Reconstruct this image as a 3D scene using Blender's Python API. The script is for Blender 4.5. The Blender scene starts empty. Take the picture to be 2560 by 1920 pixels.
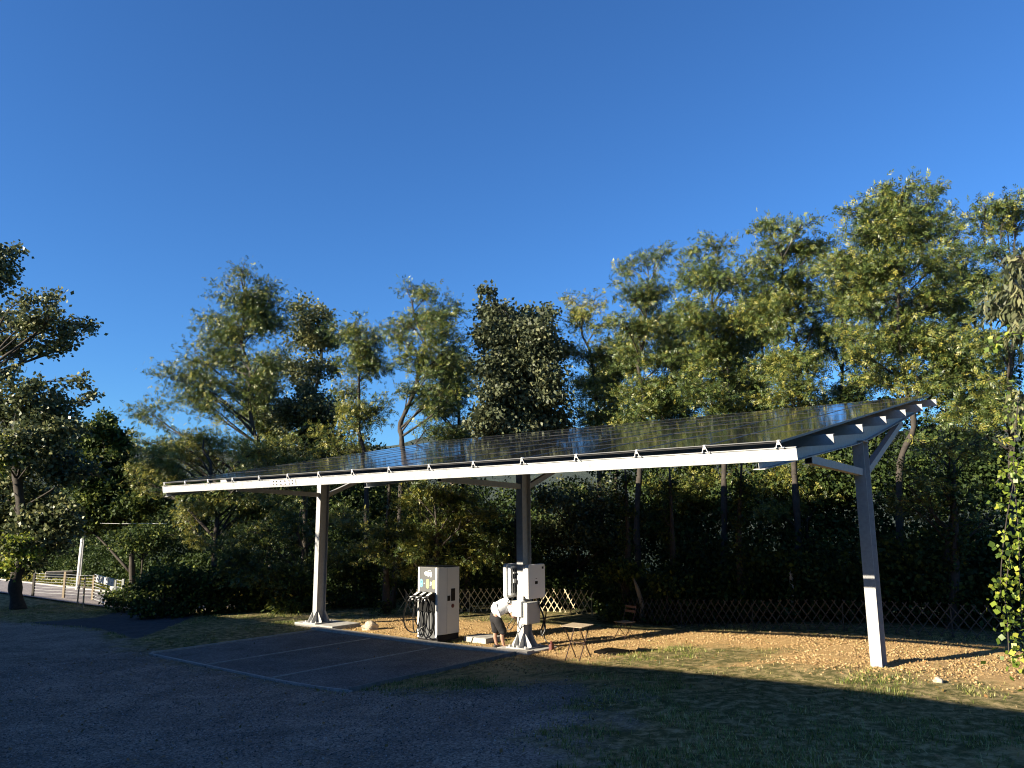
import bpy, bmesh, math, random
import numpy as np
from mathutils import Vector, Matrix

# ------------------------------------------------------------------ camera
SC = bpy.context.scene
COL = SC.collection
F_PX, PITCH, ROLL, CAM_H = 1927.4, 0.175, -0.0077, 2.723
cam_data = bpy.data.cameras.new("camera")
cam = bpy.data.objects.new("camera", cam_data)
COL.objects.link(cam)
SC.camera = cam
cam_data.sensor_width = 36.0
cam_data.lens = F_PX / 2560 * 36.0
cam_data.clip_start = 0.05
cam_data.clip_end = 6000
_f = Vector((0, math.cos(PITCH), math.sin(PITCH)))
_u = Vector((0, -math.sin(PITCH), math.cos(PITCH)))
_r = Vector((1, 0, 0))
_c, _s = math.cos(ROLL), math.sin(ROLL)
R2 = _r * _c + _u * _s
U2 = _u * _c - _r * _s
cam.matrix_world = Matrix(((R2.x, U2.x, -_f.x, 0), (R2.y, U2.y, -_f.y, 0), (R2.z, U2.z, -_f.z, CAM_H), (0, 0, 0, 1)))

# ------------------------------------------------------------------ light
SUN_DIR = Vector((-0.9773, -0.4974, 0.405)).normalized()      # towards the sun
ELEV = math.asin(SUN_DIR.z)
w = bpy.data.worlds.new("World")
SC.world = w
w.use_nodes = True
nt = w.node_tree
sky = nt.nodes.new('ShaderNodeTexSky')
sky.sky_type = 'NISHITA'
sky.sun_disc = False
sky.sun_elevation = ELEV
sky.sun_rotation = math.atan2(SUN_DIR.x, SUN_DIR.y)
sky.altitude = 300
sky.air_density = 1.1
sky.dust_density = 0.15
sky.ozone_density = 3.0
hsv = nt.nodes.new('ShaderNodeMix')          # colour balance of the sky
hsv.data_type = 'RGBA'
hsv.blend_type = 'MULTIPLY'
hsv.inputs['Factor'].default_value = 1.0
hsv.inputs[7].default_value = (0.43, 0.81, 1.28, 1)
bg = nt.nodes['Background']
bg.inputs['Strength'].default_value = 0.05
nt.links.new(sky.outputs[0], hsv.inputs[6])
nt.links.new(hsv.outputs[2], bg.inputs['Color'])
sl = bpy.data.lights.new("sun", 'SUN')
sl.energy = 5.0
sl.angle = math.radians(0.5)
sl.color = (1.0, 0.89, 0.70)
so = bpy.data.objects.new("sun", sl)
COL.objects.link(so)
so.rotation_euler = SUN_DIR.to_track_quat('Z', 'Y').to_euler()
SC.view_settings.view_transform = 'Standard'
SC.view_settings.look = 'None'
SC.view_settings.exposure = 1.6
SC.view_settings.gamma = 1.0
SC.render.engine = 'CYCLES'
SC.cycles.filter_width = 1.1
SC.cycles.max_bounces = 6
SC.cycles.transparent_max_bounces = 8

# ------------------------------------------------------------------ frames of reference
TH = -0.6772
L = np.array([math.cos(TH), math.sin(TH), 0.0])      # along the carport, towards its near right end
B = np.array([-math.sin(TH), math.cos(TH), 0.0])     # from its low front edge to its high back edge
UP = np.array([0, 0, 1.0])
P0 = np.array([3.671, 10.5065, 3.769])
TILT = 0.1794
R = B * math.cos(TILT) + UP * math.sin(TILT)
L3 = L + UP * -0.0022
N = -B * math.sin(TILT) + UP * math.cos(TILT)


def W(u, wv, z):
    return P0 * [1, 1, 0] + L * u + B * wv + UP * z


def to_uw(x, y):
    dx, dy = x - P0[0], y - P0[1]
    return dx * L[0] + dy * L[1], dx * B[0] + dy * B[1]


def sstep(t):
    t = np.clip(t, 0, 1)
    return t * t * (3 - 2 * t)


def ground_uw(u, wv):
    u = np.asarray(u, float)
    wv = np.asarray(wv, float)
    z = -0.52 + 0.52 * sstep((u + 10.8) / 10.5)
    z = z - 0.42 * sstep((-u - 18) / 17)
    drop = 0.22 * np.maximum(0, wv - 15) * sstep((u + 27) / 8)
    z = z - np.minimum(drop, 7)
    z = z + 0.10 * sstep(1 - np.hypot((u + 0.4) / 3.2, (wv - 5.0) / 2.4)) - 0.1 * sstep(1 - np.hypot((u + 0.4) / 0.9, (wv - 5.4) / 0.9))
    return z


def gz(x, y):
    u, wv = to_uw(x, y)
    return float(ground_uw(u, wv))


def at(X, Y, d, s=1.1573):
    """world point seen at pixel X,Y of the 2212 px wide view, at distance d along y (used to lay out tree crowns)"""
    a, b = X * s - 1280, Y * s - 960
    c, q = math.cos(-ROLL), math.sin(-ROLL)
    x, y = c * a - q * b, q * a + c * b
    D = np.array([x, F_PX * math.cos(PITCH) + y * math.sin(PITCH), F_PX * math.sin(PITCH) - y * math.cos(PITCH)])
    return np.array([0, 0, CAM_H]) + D * (d / D[1])


def pxm(d, s=1.1573):
    return s * d / F_PX          # metres per 2212-view pixel at depth d


# ------------------------------------------------------------------ materials
MATS = {}


def nmat(name):
    m = bpy.data.materials.new(name)
    m.use_nodes = True
    MATS[name] = m
    t = m.node_tree
    return m, t, t.nodes['Principled BSDF']


def node(t, kind, **kw):
    n = t.nodes.new(kind)
    for k, val in kw.items():
        if k.startswith('_'):
            setattr(n, k[1:], val)
        else:
            n.inputs[k.replace('__', ' ')].default_value = val
    return n


def ramp(t, stops, fac=None):
    r = t.nodes.new('ShaderNodeValToRGB')
    els = r.color_ramp.elements
    while len(els) < len(stops):
        els.new(0.5)
    for e, (p, c) in zip(els, stops):
        e.position = p
        e.color = (*c, 1) if len(c) == 3 else c
    if fac is not None:
        t.links.new(fac, r.inputs[0])
    return r


def simple(name, col, rough=0.5, metal=0.0, noise=0.0, scale=8.0, bump=0.0, spec=0.5):
    m, t, p = nmat(name)
    p.inputs['Roughness'].default_value = rough
    p.inputs['Metallic'].default_value = metal
    p.inputs['Specular IOR Level'].default_value = spec
    if noise > 0 or bump > 0:
        tc = t.nodes.new('ShaderNodeTexCoord')
        nz = node(t, 'ShaderNodeTexNoise', Scale=scale, Detail=6.0, Roughness=0.65)
        t.links.new(tc.outputs['Object'], nz.inputs['Vector'])
        lo = tuple(c * (1 - noise) for c in col)
        hi = tuple(min(1, c * (1 + noise)) for c in col)
        r = ramp(t, [(0.3, lo), (0.7, hi)], nz.outputs['Fac'])
        t.links.new(r.outputs[0], p.inputs['Base Color'])
        if bump > 0:
            b = node(t, 'ShaderNodeBump', Strength=bump, Distance=0.02)
            t.links.new(nz.outputs['Fac'], b.inputs['Height'])
            t.links.new(b.outputs[0], p.inputs['Normal'])
    else:
        p.inputs['Base Color'].default_value = (*col, 1)
    return m


def leaf_mat(name, c0, c1, c2, rough=0.42, trans=0.24, spec=0.4):
    """leaf colour runs c0 > c1 > c2 with a per-leaf attribute 'tone' (species colour and autumn yellowing)"""
    m, t, p = nmat(name)
    at_ = t.nodes.new('ShaderNodeAttribute')
    at_.attribute_name = 'tone'
    r = ramp(t, [(0.0, c0), (0.5, c1), (1.0, c2)], at_.outputs['Fac'])
    t.links.new(r.outputs[0], p.inputs['Base Color'])
    p.inputs['Roughness'].default_value = rough
    p.inputs['Specular IOR Level'].default_value = spec
    tr = t.nodes.new('ShaderNodeBsdfTranslucent')
    t.links.new(r.outputs[0], tr.inputs['Color'])
    mx = t.nodes.new('ShaderNodeMixShader')
    mx.inputs[0].default_value = trans
    out = t.nodes['Material Output']
    t.links.new(p.outputs[0], mx.inputs[1])
    t.links.new(tr.outputs[0], mx.inputs[2])
    t.links.new(mx.outputs[0], out.inputs['Surface'])
    return m


M_LOCUST = leaf_mat('locust_leaf', (0.027, 0.047, 0.014), (0.092, 0.128, 0.030), (0.29, 0.26, 0.05))
M_BROAD = leaf_mat('broad_leaf', (0.028, 0.044, 0.02), (0.09, 0.11, 0.045), (0.27, 0.26, 0.10))
M_PALE = leaf_mat('pale_leaf', (0.05, 0.06, 0.03), (0.10, 0.115, 0.055), (0.26, 0.25, 0.12), rough=0.5, spec=0.3)
M_VINE = leaf_mat('vine_leaf', (0.06, 0.10, 0.015), (0.17, 0.23, 0.03), (0.42, 0.42, 0.06))
M_DRY = leaf_mat('dry_leaf', (0.05, 0.05, 0.015), (0.16, 0.11, 0.03), (0.30, 0.15, 0.06))
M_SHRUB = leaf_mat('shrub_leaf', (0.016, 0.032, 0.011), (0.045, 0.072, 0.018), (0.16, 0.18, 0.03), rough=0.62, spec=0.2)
M_BARK = simple('bark', (0.042, 0.034, 0.027), 0.9, noise=0.45, scale=6, bump=0.8)
M_BARKP = simple('pale_bark', (0.32, 0.26, 0.19), 0.85, noise=0.35, scale=6, bump=0.8)
M_GALV = simple('galvanised_steel', (0.35, 0.35, 0.35), 0.5, metal=0.12, noise=0.14, scale=14)
M_GALVB = simple('galvanised_beam', (0.41, 0.41, 0.405), 0.5, metal=0.2, noise=0.3, scale=9)
M_WHITE = simple('white_paint', (0.78, 0.78, 0.76), 0.4)
M_SHELL = simple('charger_shell', (0.56, 0.54, 0.50), 0.45, noise=0.03, scale=3)
M_GREYP = simple('grey_panel', (0.075, 0.077, 0.08), 0.5, noise=0.04)
M_DARKP = simple('dark_plinth', (0.022, 0.019, 0.018), 0.8, spec=0.15)
M_PLATE = simple('near_black', (0.008, 0.007, 0.006), 0.95, spec=0.02)
M_BLACK = simple('black_plastic', (0.0045, 0.0045, 0.005), 0.4, spec=0.3)
M_RUBBER = simple('black_rubber', (0.005, 0.005, 0.005), 0.3, spec=0.4)
M_BLUE = simple('blue_sticker', (0.16, 0.46, 0.66), 0.5)
M_YELLOW = simple('yellow_sticker', (0.62, 0.62, 0.16), 0.5)
M_RED = simple('dark_red_plastic', (0.13, 0.03, 0.02), 0.4)
M_ALU = simple('panel_frame', (0.085, 0.088, 0.092), 0.4, metal=0.5)
M_LIP = simple('panel_lip', (0.03, 0.03, 0.032), 0.6, spec=0.1)
M_CLIP = simple('clip_metal', (0.75, 0.75, 0.74), 0.4, metal=0.3)
M_CONC = simple('concrete', (0.36, 0.34, 0.31), 0.9, noise=0.25, scale=7, bump=0.4)
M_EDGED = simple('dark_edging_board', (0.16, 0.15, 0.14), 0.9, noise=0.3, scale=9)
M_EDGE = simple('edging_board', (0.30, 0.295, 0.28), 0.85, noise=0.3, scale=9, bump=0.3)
M_WOOD = simple('weathered_wood', (0.30, 0.235, 0.16), 0.8, noise=0.25, scale=12, bump=0.3)
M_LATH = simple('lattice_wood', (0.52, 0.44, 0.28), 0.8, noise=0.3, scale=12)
M_LATHD = simple('shaded_lattice_wood', (0.06, 0.053, 0.045), 0.85, noise=0.3, scale=12)  # lattice wood with the shade over the right fence put into its colour
M_IRON = simple('brown_iron', (0.05, 0.025, 0.02), 0.5, metal=0.3)
M_SKIN = simple('skin', (0.40, 0.21, 0.14), 0.55)
M_TEE = simple('tee_shirt', (0.66, 0.66, 0.68), 0.9, noise=0.1, scale=14, bump=0.3)
M_SHORTS = simple('dark_shorts', (0.013, 0.012, 0.014), 0.9, noise=0.3, scale=16, bump=0.4)
M_SHOE = simple('shoe', (0.012, 0.012, 0.013), 0.6)
M_SOLE = simple('shoe_sole', (0.55, 0.52, 0.46), 0.7)
M_HAIR = simple('hair', (0.03, 0.022, 0.016), 0.7)
M_STONE = simple('stone', (0.40, 0.34, 0.26), 0.9, noise=0.3, scale=6, bump=0.6)
M_PLASTER = simple('plaster', (0.46, 0.42, 0.35), 0.9, noise=0.1, scale=2, bump=0.2)
M_TILE = simple('roof_tile', (0.28, 0.12, 0.07), 0.85, noise=0.25, scale=5, bump=0.6)
M_GLASS = simple('window_glass', (0.02, 0.025, 0.03), 0.06)
M_FENCEM = simple('gate_steel', (0.36, 0.37, 0.36), 0.5, metal=0.4, noise=0.25)
M_LOG = simple('log_wood', (0.30, 0.26, 0.21), 0.9, noise=0.35, scale=5, bump=0.5)
M_FLOWER = leaf_mat('bank_leaf', (0.07, 0.10, 0.015), (0.22, 0.20, 0.03), (0.50, 0.34, 0.04))
M_GRASS = leaf_mat('grass_blade', (0.04, 0.07, 0.016), (0.20, 0.24, 0.048), (0.60, 0.49, 0.23), trans=0.3)
M_CLOD = leaf_mat('soil_clod', (0.21, 0.125, 0.055), (0.33, 0.215, 0.095), (0.48, 0.35, 0.19), rough=0.95, trans=0.0)

# solar glass
m, t, p = nmat('solar_glass')
tc = t.nodes.new('ShaderNodeTexCoord')
nz = node(t, 'ShaderNodeTexNoise', Scale=1.3, Detail=3.0)
t.links.new(tc.outputs['Object'], nz.inputs['Vector'])
r = ramp(t, [(0.3, (0.010, 0.011, 0.014)), (0.75, (0.022, 0.024, 0.028))], nz.outputs['Fac'])
t.links.new(r.outputs[0], p.inputs['Base Color'])
p.inputs['Roughness'].default_value = 0.07
p.inputs['Specular IOR Level'].default_value = 0.45
M_SOLAR = m


def ground_material():
    m, t, p = nmat('ground_surface')
    tc = t.nodes.new('ShaderNodeTexCoord')
    P = tc.outputs['Object']

    def noise(scale, detail=6.0, rough=0.6, dist=0.0):
        n = node(t, 'ShaderNodeTexNoise', Scale=scale, Detail=detail, Roughness=rough, Distortion=dist)
        t.links.new(P, n.inputs['Vector'])
        return n.outputs['Fac']

    def math_(op, a, b=None, clamp=False):
        n = t.nodes.new('ShaderNodeMath')
        n.operation = op
        n.use_clamp = clamp
        for i, x in enumerate((a, b)):
            if x is None:
                continue
            if isinstance(x, (int, float)):
                n.inputs[i].default_value = x
            else:
                t.links.new(x, n.inputs[i])
        return n.outputs[0]

    def mix(f, a, b):
        n = t.nodes.new('ShaderNodeMix')
        n.data_type = 'RGBA'
        t.links.new(f, n.inputs['Factor'])
        for s_, x in ((6, a), (7, b)):
            if isinstance(x, tuple):
                n.inputs[s_].default_value = (*x, 1)
            else:
                t.links.new(x, n.inputs[s_])
        return n.outputs[2]

    def mask(name, nscale, amp, soft):
        a = t.nodes.new('ShaderNodeAttribute')
        a.attribute_name = name
        v_ = math_('ADD', a.outputs['Fac'], math_('MULTIPLY', math_('SUBTRACT', noise(nscale, 8, 0.7), 0.5), amp))
        v_ = math_('SUBTRACT', v_, 0.5)
        return math_('ADD', math_('DIVIDE', v_, soft), 0.5, True)

    # gravel
    vor = node(t, 'ShaderNodeTexVoronoi', Scale=38.0)
    t.links.new(P, vor.inputs['Vector'])
    g1 = ramp(t, [(0.0, (0.09, 0.076, 0.065)), (0.5, (0.26, 0.21, 0.17)), (1.0, (0.49, 0.41, 0.33))], vor.outputs['Color'])
    gn = ramp(t, [(0.28, (0.42, 0.42, 0.42)), (0.5, (0.85, 0.84, 0.83)), (0.72, (1.3, 1.27, 1.22))], noise(0.7, 9, 0.72, 0.6))
    gm = t.nodes.new('ShaderNodeMix')
    gm.data_type = 'RGBA'
    gm.blend_type = 'MULTIPLY'
    gm.inputs['Factor'].default_value = 1
    t.links.new(g1.outputs[0], gm.inputs[6])
    t.links.new(gn.outputs[0], gm.inputs[7])
    gravel = gm.outputs[2]
    # soil
    s1 = ramp(t, [(0.25, (0.23, 0.135, 0.058)), (0.5, (0.42, 0.27, 0.115)), (0.78, (0.58, 0.42, 0.21))], noise(9, 8, 0.75))
    # grass base
    gr = ramp(t, [(0.3, (0.035, 0.042, 0.013)), (0.47, (0.11, 0.10, 0.034)), (0.62, (0.38, 0.29, 0.145))], noise(5, 8, 0.75))
    lawn = mix(mask('soil', 1.3, 1.7, 0.4), gr.outputs[0], s1.outputs[0])
    col = mix(mask('gravel', 1.1, 1.3, 0.3), lawn, gravel)
    # dark asphalt of the drive
    dr = ramp(t, [(0.3, (0.045, 0.046, 0.05)), (0.7, (0.085, 0.085, 0.09))], noise(6, 6))
    col = mix(mask('drive', 1.5, 0.25, 0.3), col, dr.outputs[0])
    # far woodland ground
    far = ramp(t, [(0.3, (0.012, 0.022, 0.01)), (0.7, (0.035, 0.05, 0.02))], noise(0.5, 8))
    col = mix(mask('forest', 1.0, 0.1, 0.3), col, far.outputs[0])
    t.links.new(col, p.inputs['Base Color'])
    p.inputs['Roughness'].default_value = 0.95
    p.inputs['Specular IOR Level'].default_value = 0.2
    b = node(t, 'ShaderNodeBump', Strength=0.9, Distance=0.03)
    t.links.new(noise(16, 8, 0.8), b.inputs['Height'])
    b2 = node(t, 'ShaderNodeBump', Strength=0.7, Distance=0.012)
    t.links.new(vor.outputs['Distance'], b2.inputs['Height'])
    t.links.new(b.outputs[0], b2.inputs['Normal'])
    t.links.new(b2.outputs[0], p.inputs['Normal'])
    return m


M_GROUND = ground_material()


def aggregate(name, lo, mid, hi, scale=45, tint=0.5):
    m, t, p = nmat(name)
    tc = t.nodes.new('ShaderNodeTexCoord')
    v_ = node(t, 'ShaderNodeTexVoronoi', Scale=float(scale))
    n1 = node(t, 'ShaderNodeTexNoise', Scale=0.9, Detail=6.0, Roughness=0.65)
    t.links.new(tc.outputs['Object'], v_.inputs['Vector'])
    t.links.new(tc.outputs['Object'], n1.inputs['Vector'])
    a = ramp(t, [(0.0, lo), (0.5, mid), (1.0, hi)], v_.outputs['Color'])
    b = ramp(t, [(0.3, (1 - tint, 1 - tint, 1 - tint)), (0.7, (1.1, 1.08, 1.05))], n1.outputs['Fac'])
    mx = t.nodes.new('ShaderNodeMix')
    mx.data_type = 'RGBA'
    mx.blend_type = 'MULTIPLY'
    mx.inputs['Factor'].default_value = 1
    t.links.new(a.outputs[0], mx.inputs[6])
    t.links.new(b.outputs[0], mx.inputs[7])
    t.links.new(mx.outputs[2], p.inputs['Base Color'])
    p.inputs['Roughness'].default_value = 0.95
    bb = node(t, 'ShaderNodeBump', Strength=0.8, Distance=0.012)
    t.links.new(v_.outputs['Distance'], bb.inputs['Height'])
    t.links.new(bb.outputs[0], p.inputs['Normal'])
    return m


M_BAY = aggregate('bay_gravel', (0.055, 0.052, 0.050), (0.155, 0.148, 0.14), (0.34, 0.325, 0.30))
M_ROAD = aggregate('road_asphalt', (0.17, 0.15, 0.155), (0.24, 0.215, 0.22), (0.32, 0.29, 0.29), 60, 0.25)


# ------------------------------------------------------------------ object helpers
def tag(o, label=None, cat=None, group=None, kind=None):
    if label:
        o['label'] = label
    if cat:
        o['category'] = cat
    if group:
        o['group'] = group
    if kind:
        o['kind'] = kind
    return o


def empty(name, loc, label, cat, group=None):
    o = bpy.data.objects.new(name, None)
    o.empty_display_size = 0.2
    COL.objects.link(o)
    o.location = Vector(loc)
    return tag(o, label, cat, group)


def wloc(o):
    v_ = Vector((0, 0, 0))
    while o is not None:
        v_ += o.location
        o = o.parent
    return v_


class MB:
    def __init__(s):
        s.v, s.f, s.m = [], [], []

    def add(s, vs, fs, mi=0):
        b = len(s.v)
        s.v += [tuple(map(float, q)) for q in vs]
        s.f += [tuple(i + b for i in f_) for f_ in fs]
        s.m += [mi] * len(fs)
        return s

    def box(s, c, dx, dy, dz, ax=None, mi=0):
        """box centred at c; dx,dy,dz full sizes along axes ax"""
        ax = ax if ax is not None else (np.array([1, 0, 0.]), np.array([0, 1., 0]), UP)
        c = np.asarray(c, float)
        vs = [c + ax[0] * dx * i / 2 + ax[1] * dy * j / 2 + ax[2] * dz * k / 2 for k in (-1, 1) for j in (-1, 1) for i in (-1, 1)]
        return s.add(vs, [(0, 2, 3, 1), (4, 5, 7, 6), (0, 1, 5, 4), (2, 6, 7, 3), (0, 4, 6, 2), (1, 3, 7, 5)], mi)

    def prism(s, poly, origin, e1, e2, e3, depth, mi=0):
        """polygon (a,b) in the plane e1,e2 extruded by depth along e3"""
        n = len(poly)
        o = np.asarray(origin, float)
        vs = [o + e1 * a + e2 * b for a, b in poly] + [o + e1 * a + e2 * b + e3 * depth for a, b in poly]
        fs = [tuple(range(n))[::-1], tuple(range(n, 2 * n))] + [(i, (i + 1) % n, n + (i + 1) % n, n + i) for i in range(n)]
        return s.add(vs, fs, mi)

    def tube(s, pts, rad, n=8, mi=0, caps=True):
        pts = [np.asarray(q, float) for q in pts]
        rad = [rad] * len(pts) if isinstance(rad, (int, float)) else list(rad)
        b = len(s.v)
        prev = None
        for i, q in enumerate(pts):
            t_ = pts[min(i + 1, len(pts) - 1)] - pts[max(i - 1, 0)]
            t_ = t_ / (np.linalg.norm(t_) + 1e-9)
            if prev is None:
                a = np.cross(t_, UP if abs(t_[2]) < 0.9 else np.array([1., 0, 0]))
            else:
                a = prev - t_ * (prev @ t_)
            a = a / (np.linalg.norm(a) + 1e-9)
            prev = a
            c = np.cross(t_, a)
            for k in range(n):
                g = 2 * math.pi * k / n
                s.v.append(tuple(q + (a * math.cos(g) + c * math.sin(g)) * rad[i]))
        for i in range(len(pts) - 1):
            for k in range(n):
                k2 = (k + 1) % n
                s.f.append((b + i * n + k, b + i * n + k2, b + (i + 1) * n + k2, b + (i + 1) * n + k))
                s.m.append(mi)
        if caps:
            s.f.append(tuple(b + k for k in range(n))[::-1])
            s.f.append(tuple(b + (len(pts) - 1) * n + k for k in range(n)))
            s.m += [mi, mi]
        return s

    def lathe(s, c, prof, n=16, mi=0, ax=None):
        ax = ax if ax is not None else (np.array([1., 0, 0]), np.array([0, 1., 0]), UP)
        b = len(s.v)
        c = np.asarray(c, float)
        for r_, h in prof:
            for k in range(n):
                g = 2 * math.pi * k / n
                s.v.append(tuple(c + ax[0] * r_ * math.cos(g) + ax[1] * r_ * math.sin(g) + ax[2] * h))
        for i in range(len(prof) - 1):
            for k in range(n):
                k2 = (k + 1) % n
                s.f.append((b + i * n + k, b + i * n + k2, b + (i + 1) * n + k2, b + (i + 1) * n + k))
                s.m.append(mi)
        s.f.append(tuple(b + k for k in range(n))[::-1])
        s.f.append(tuple(b + (len(prof) - 1) * n + k for k in range(n)))
        s.m += [mi, mi]
        return s

    def build(s, name, mats, parent=None, loc=None, smooth=False, bevel=0.0):
        mats = mats if isinstance(mats, (list, tuple)) else [mats]
        me = bpy.data.meshes.new(name)
        off = wloc(parent) if parent is not None else Vector((0, 0, 0))
        o_loc = Vector(loc) - off if loc is not None else Vector((0, 0, 0))
        tot = off + o_loc
        me.from_pydata([(a - tot.x, b - tot.y, c - tot.z) for a, b, c in s.v], [], s.f)
        for m_ in mats:
            me.materials.append(m_)
        me.polygons.foreach_set('material_index', s.m)
        if smooth:
            me.polygons.foreach_set('use_smooth', [True] * len(s.f))
        me.update()
        o = bpy.data.objects.new(name, me)
        COL.objects.link(o)
        o.parent = parent
        o.location = o_loc
        if bevel > 0:
            bv = o.modifiers.new('bevel', 'BEVEL')
            bv.width = bevel
            bv.segments = 2
            bv.limit_method = 'ANGLE'
        return o


def np_mesh(name, verts, quads, mat, parent=None, loc=None, tone=None, attrs=None, smooth=False):
    """fast mesh from numpy arrays (quads: M x 4)"""
    me = bpy.data.meshes.new(name)
    off = wloc(parent) if parent is not None else Vector((0, 0, 0))
    o_loc = Vector(loc) - off if loc is not None else Vector((0, 0, 0))
    tot = np.array(off + o_loc)
    verts = np.asarray(verts, np.float32) - tot.astype(np.float32)
    nv, nq = len(verts), len(quads)
    k = quads.shape[1]
    me.vertices.add(nv)
    me.vertices.foreach_set('co', verts.ravel())
    me.loops.add(nq * k)
    me.loops.foreach_set('vertex_index', np.asarray(quads, np.int32).ravel())
    me.polygons.add(nq)
    me.polygons.foreach_set('loop_start', np.arange(0, nq * k, k, dtype=np.int32))
    if smooth:
        me.polygons.foreach_set('use_smooth', np.ones(nq, bool))
    if tone is not None:
        a = me.attributes.new('tone', 'FLOAT', 'POINT')
        a.data.foreach_set('value', np.asarray(tone, np.float32))
    for nm, arr in (attrs or {}).items():
        a = me.attributes.new(nm, 'FLOAT', 'POINT')
        a.data.foreach_set('value', np.asarray(arr, np.float32))
    me.materials.append(mat)
    me.update(calc_edges=True)
    me.validate()
    o = bpy.data.objects.new(name, me)
    COL.objects.link(o)
    o.parent = parent
    o.location = o_loc
    return o


LB = (L, B, UP)

# ------------------------------------------------------------------ ground
def ticks(a, b, step, far_lo, far_hi):
    c = list(np.arange(a, b + 1e-6, step))
    lo, hi = [], []
    d, x = step, a
    while x > far_lo:
        d *= 1.28
        x -= d
        lo.append(x)
    d, x = step, b
    while x < far_hi:
        d *= 1.28
        x += d
        hi.append(x)
    return np.array(lo[::-1] + c + hi)


def soft(d, wd):
    return np.clip(0.5 + d / (2 * wd), 0, 1)


def inpoly(u, wv, poly):
    ins = np.zeros(u.shape, bool)
    n = len(poly)
    for i in range(n):
        x1, y1 = poly[i]
        x2, y2 = poly[(i + 1) % n]
        c = ((y1 > wv) != (y2 > wv)) & (u < (x2 - x1) * (wv - y1) / (y2 - y1 + 1e-12) + x1)
        ins ^= c
    return ins


def polydist(u, wv, poly):
    d = np.full(u.shape, 1e9)
    n = len(poly)
    for i in range(n):
        a = np.array(poly[i])
        b_ = np.array(poly[(i + 1) % n])
        e = b_ - a
        tt = np.clip(((u - a[0]) * e[0] + (wv - a[1]) * e[1]) / (e @ e), 0, 1)
        d = np.minimum(d, np.hypot(u - a[0] - e[0] * tt, wv - a[1] - e[1] * tt))
    return np.where(inpoly(u, wv, poly), d, -d)


GRAVEL = [(-70, -10), (-1.9, -10), (-1.7, -2.4), (-2.8, -1.7), (-2.2, -0.7), (-3.8, -0.1), (-3.2, 0.8), (-5.0, 1.7), (-6.6, 0.2), (-8.6, -0.3), (-16.0, -0.5), (-18.6, 0.0), (-23, 1.2), (-28, 1.0), (-40, -1.5), (-70, -1.5)]
DRIVE = [(-23, 1.2), (-19.0, 0.6), (-21.5, 3.2), (-24.5, 5.6), (-29.5, 5.7), (-29.5, 5.0), (-27.5, 3.2), (-28, 1.0)]
SOILP = [(-17, 4.9), (-8.6, 4.9), (-8.2, 2.4), (-6.2, 2.2), (-5.0, 3.4), (-3.0, 4.2), (1.5, 4.6), (6, 5), (6, 9.5), (-3, 9.6), (-9, 10), (-17, 9)]
GREENP = [[(-6.2, 3.3), (-3.2, 3.2), (-2.2, 5.0), (-2.4, 6.9), (-5.3, 6.9), (-5.9, 5.0)], [(-0.4, 2.9), (2.4, 3.3), (2.4, 4.3), (0.4, 3.9)], [(-6.9, 3.3), (-5.6, 3.3), (-5.9, 4.4), (-6.7, 4.3)],
          [(-10.9, 5.2), (-9.6, 6.2), (-9.6, 7.0), (-11.8, 6.6)]]
BAY = (-16.03, -8.38, -0.41, 4.70)           # u0,u1,w0,w1
us = ticks(-26, 6, 0.16, -2600, 2600)
ws = ticks(-9, 14, 0.14, -2600, 2600)
U_, W_ = np.meshgrid(us, ws, indexing='ij')
Z_ = ground_uw(U_, W_)
rng = np.random.default_rng(7)


def vnoise(u, wv, s, seed):
    r_ = np.random.default_rng(seed)
    g = r_.random((64, 64))
    x, y = u * s, wv * s
    xi, yi = np.floor(x).astype(int), np.floor(y).astype(int)
    fx, fy = sstep(x - xi), sstep(y - yi)
    q = lambda a, b_: g[a % 64, b_ % 64]
    return (q(xi, yi) * (1 - fx) + q(xi + 1, yi) * fx) * (1 - fy) + (q(xi, yi + 1) * (1 - fx) + q(xi + 1, yi + 1) * fx) * fy


inb = (U_ > BAY[0] - .1) & (U_ < BAY[1] + .1) & (W_ > BAY[2] - .1) & (W_ < BAY[3] + .1)
grav_d = polydist(U_, W_, GRAVEL)
soil_d = polydist(U_, W_, SOILP)
soil = soft(soil_d, 0.8) * 0.85
for gp_ in GREENP:
    soil = np.minimum(soil, 1 - 0.9 * soft(polydist(U_, W_, gp_), 0.9))
soil = np.maximum(soil, 0.52 * soft(polydist(U_, W_, [(-8.2, -0.4), (-4.5, 1.0), (-1, 2.5), (2, 2.8), (2, 0.5), (1.5, -1), (4, -2), (4, 3), (-8.2, 2.5)]), 0.6))
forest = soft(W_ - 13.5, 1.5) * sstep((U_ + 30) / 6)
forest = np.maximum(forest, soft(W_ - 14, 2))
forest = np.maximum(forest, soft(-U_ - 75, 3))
rough_amp = np.where(grav_d > 0, 0.008, 0.035) * (np.abs(W_) < 16) * (U_ > -40) * (U_ < 12)
Z_ = Z_ + rough_amp * ((vnoise(U_, W_, 2.3, 1) - .5) * 1.2 + (vnoise(U_, W_, 5.1, 2) - .5) * 0.8) - 0.02 * inb - 0.10 * ((W_ > 5.2) & (W_ < 10.2) & (U_ < -26))
V = (P0 * [1, 1, 0])[None, None, :] + U_[..., None] * L + W_[..., None] * B + Z_[..., None] * UP
nu, nw = U_.shape
idx = np.arange(nu * nw).reshape(nu, nw)
Q = np.stack([idx[:-1, :-1], idx[1:, :-1], idx[1:, 1:], idx[:-1, 1:]], -1).reshape(-1, 4)
gnd = np_mesh('ground', V.reshape(-1, 3), Q, M_GROUND, attrs={'gravel': soft(grav_d, 1.5).ravel(), 'soil': soil.ravel(), 'drive': soft(polydist(U_, W_, DRIVE), .25).ravel(), 'forest': forest.ravel()}, smooth=True)
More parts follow.
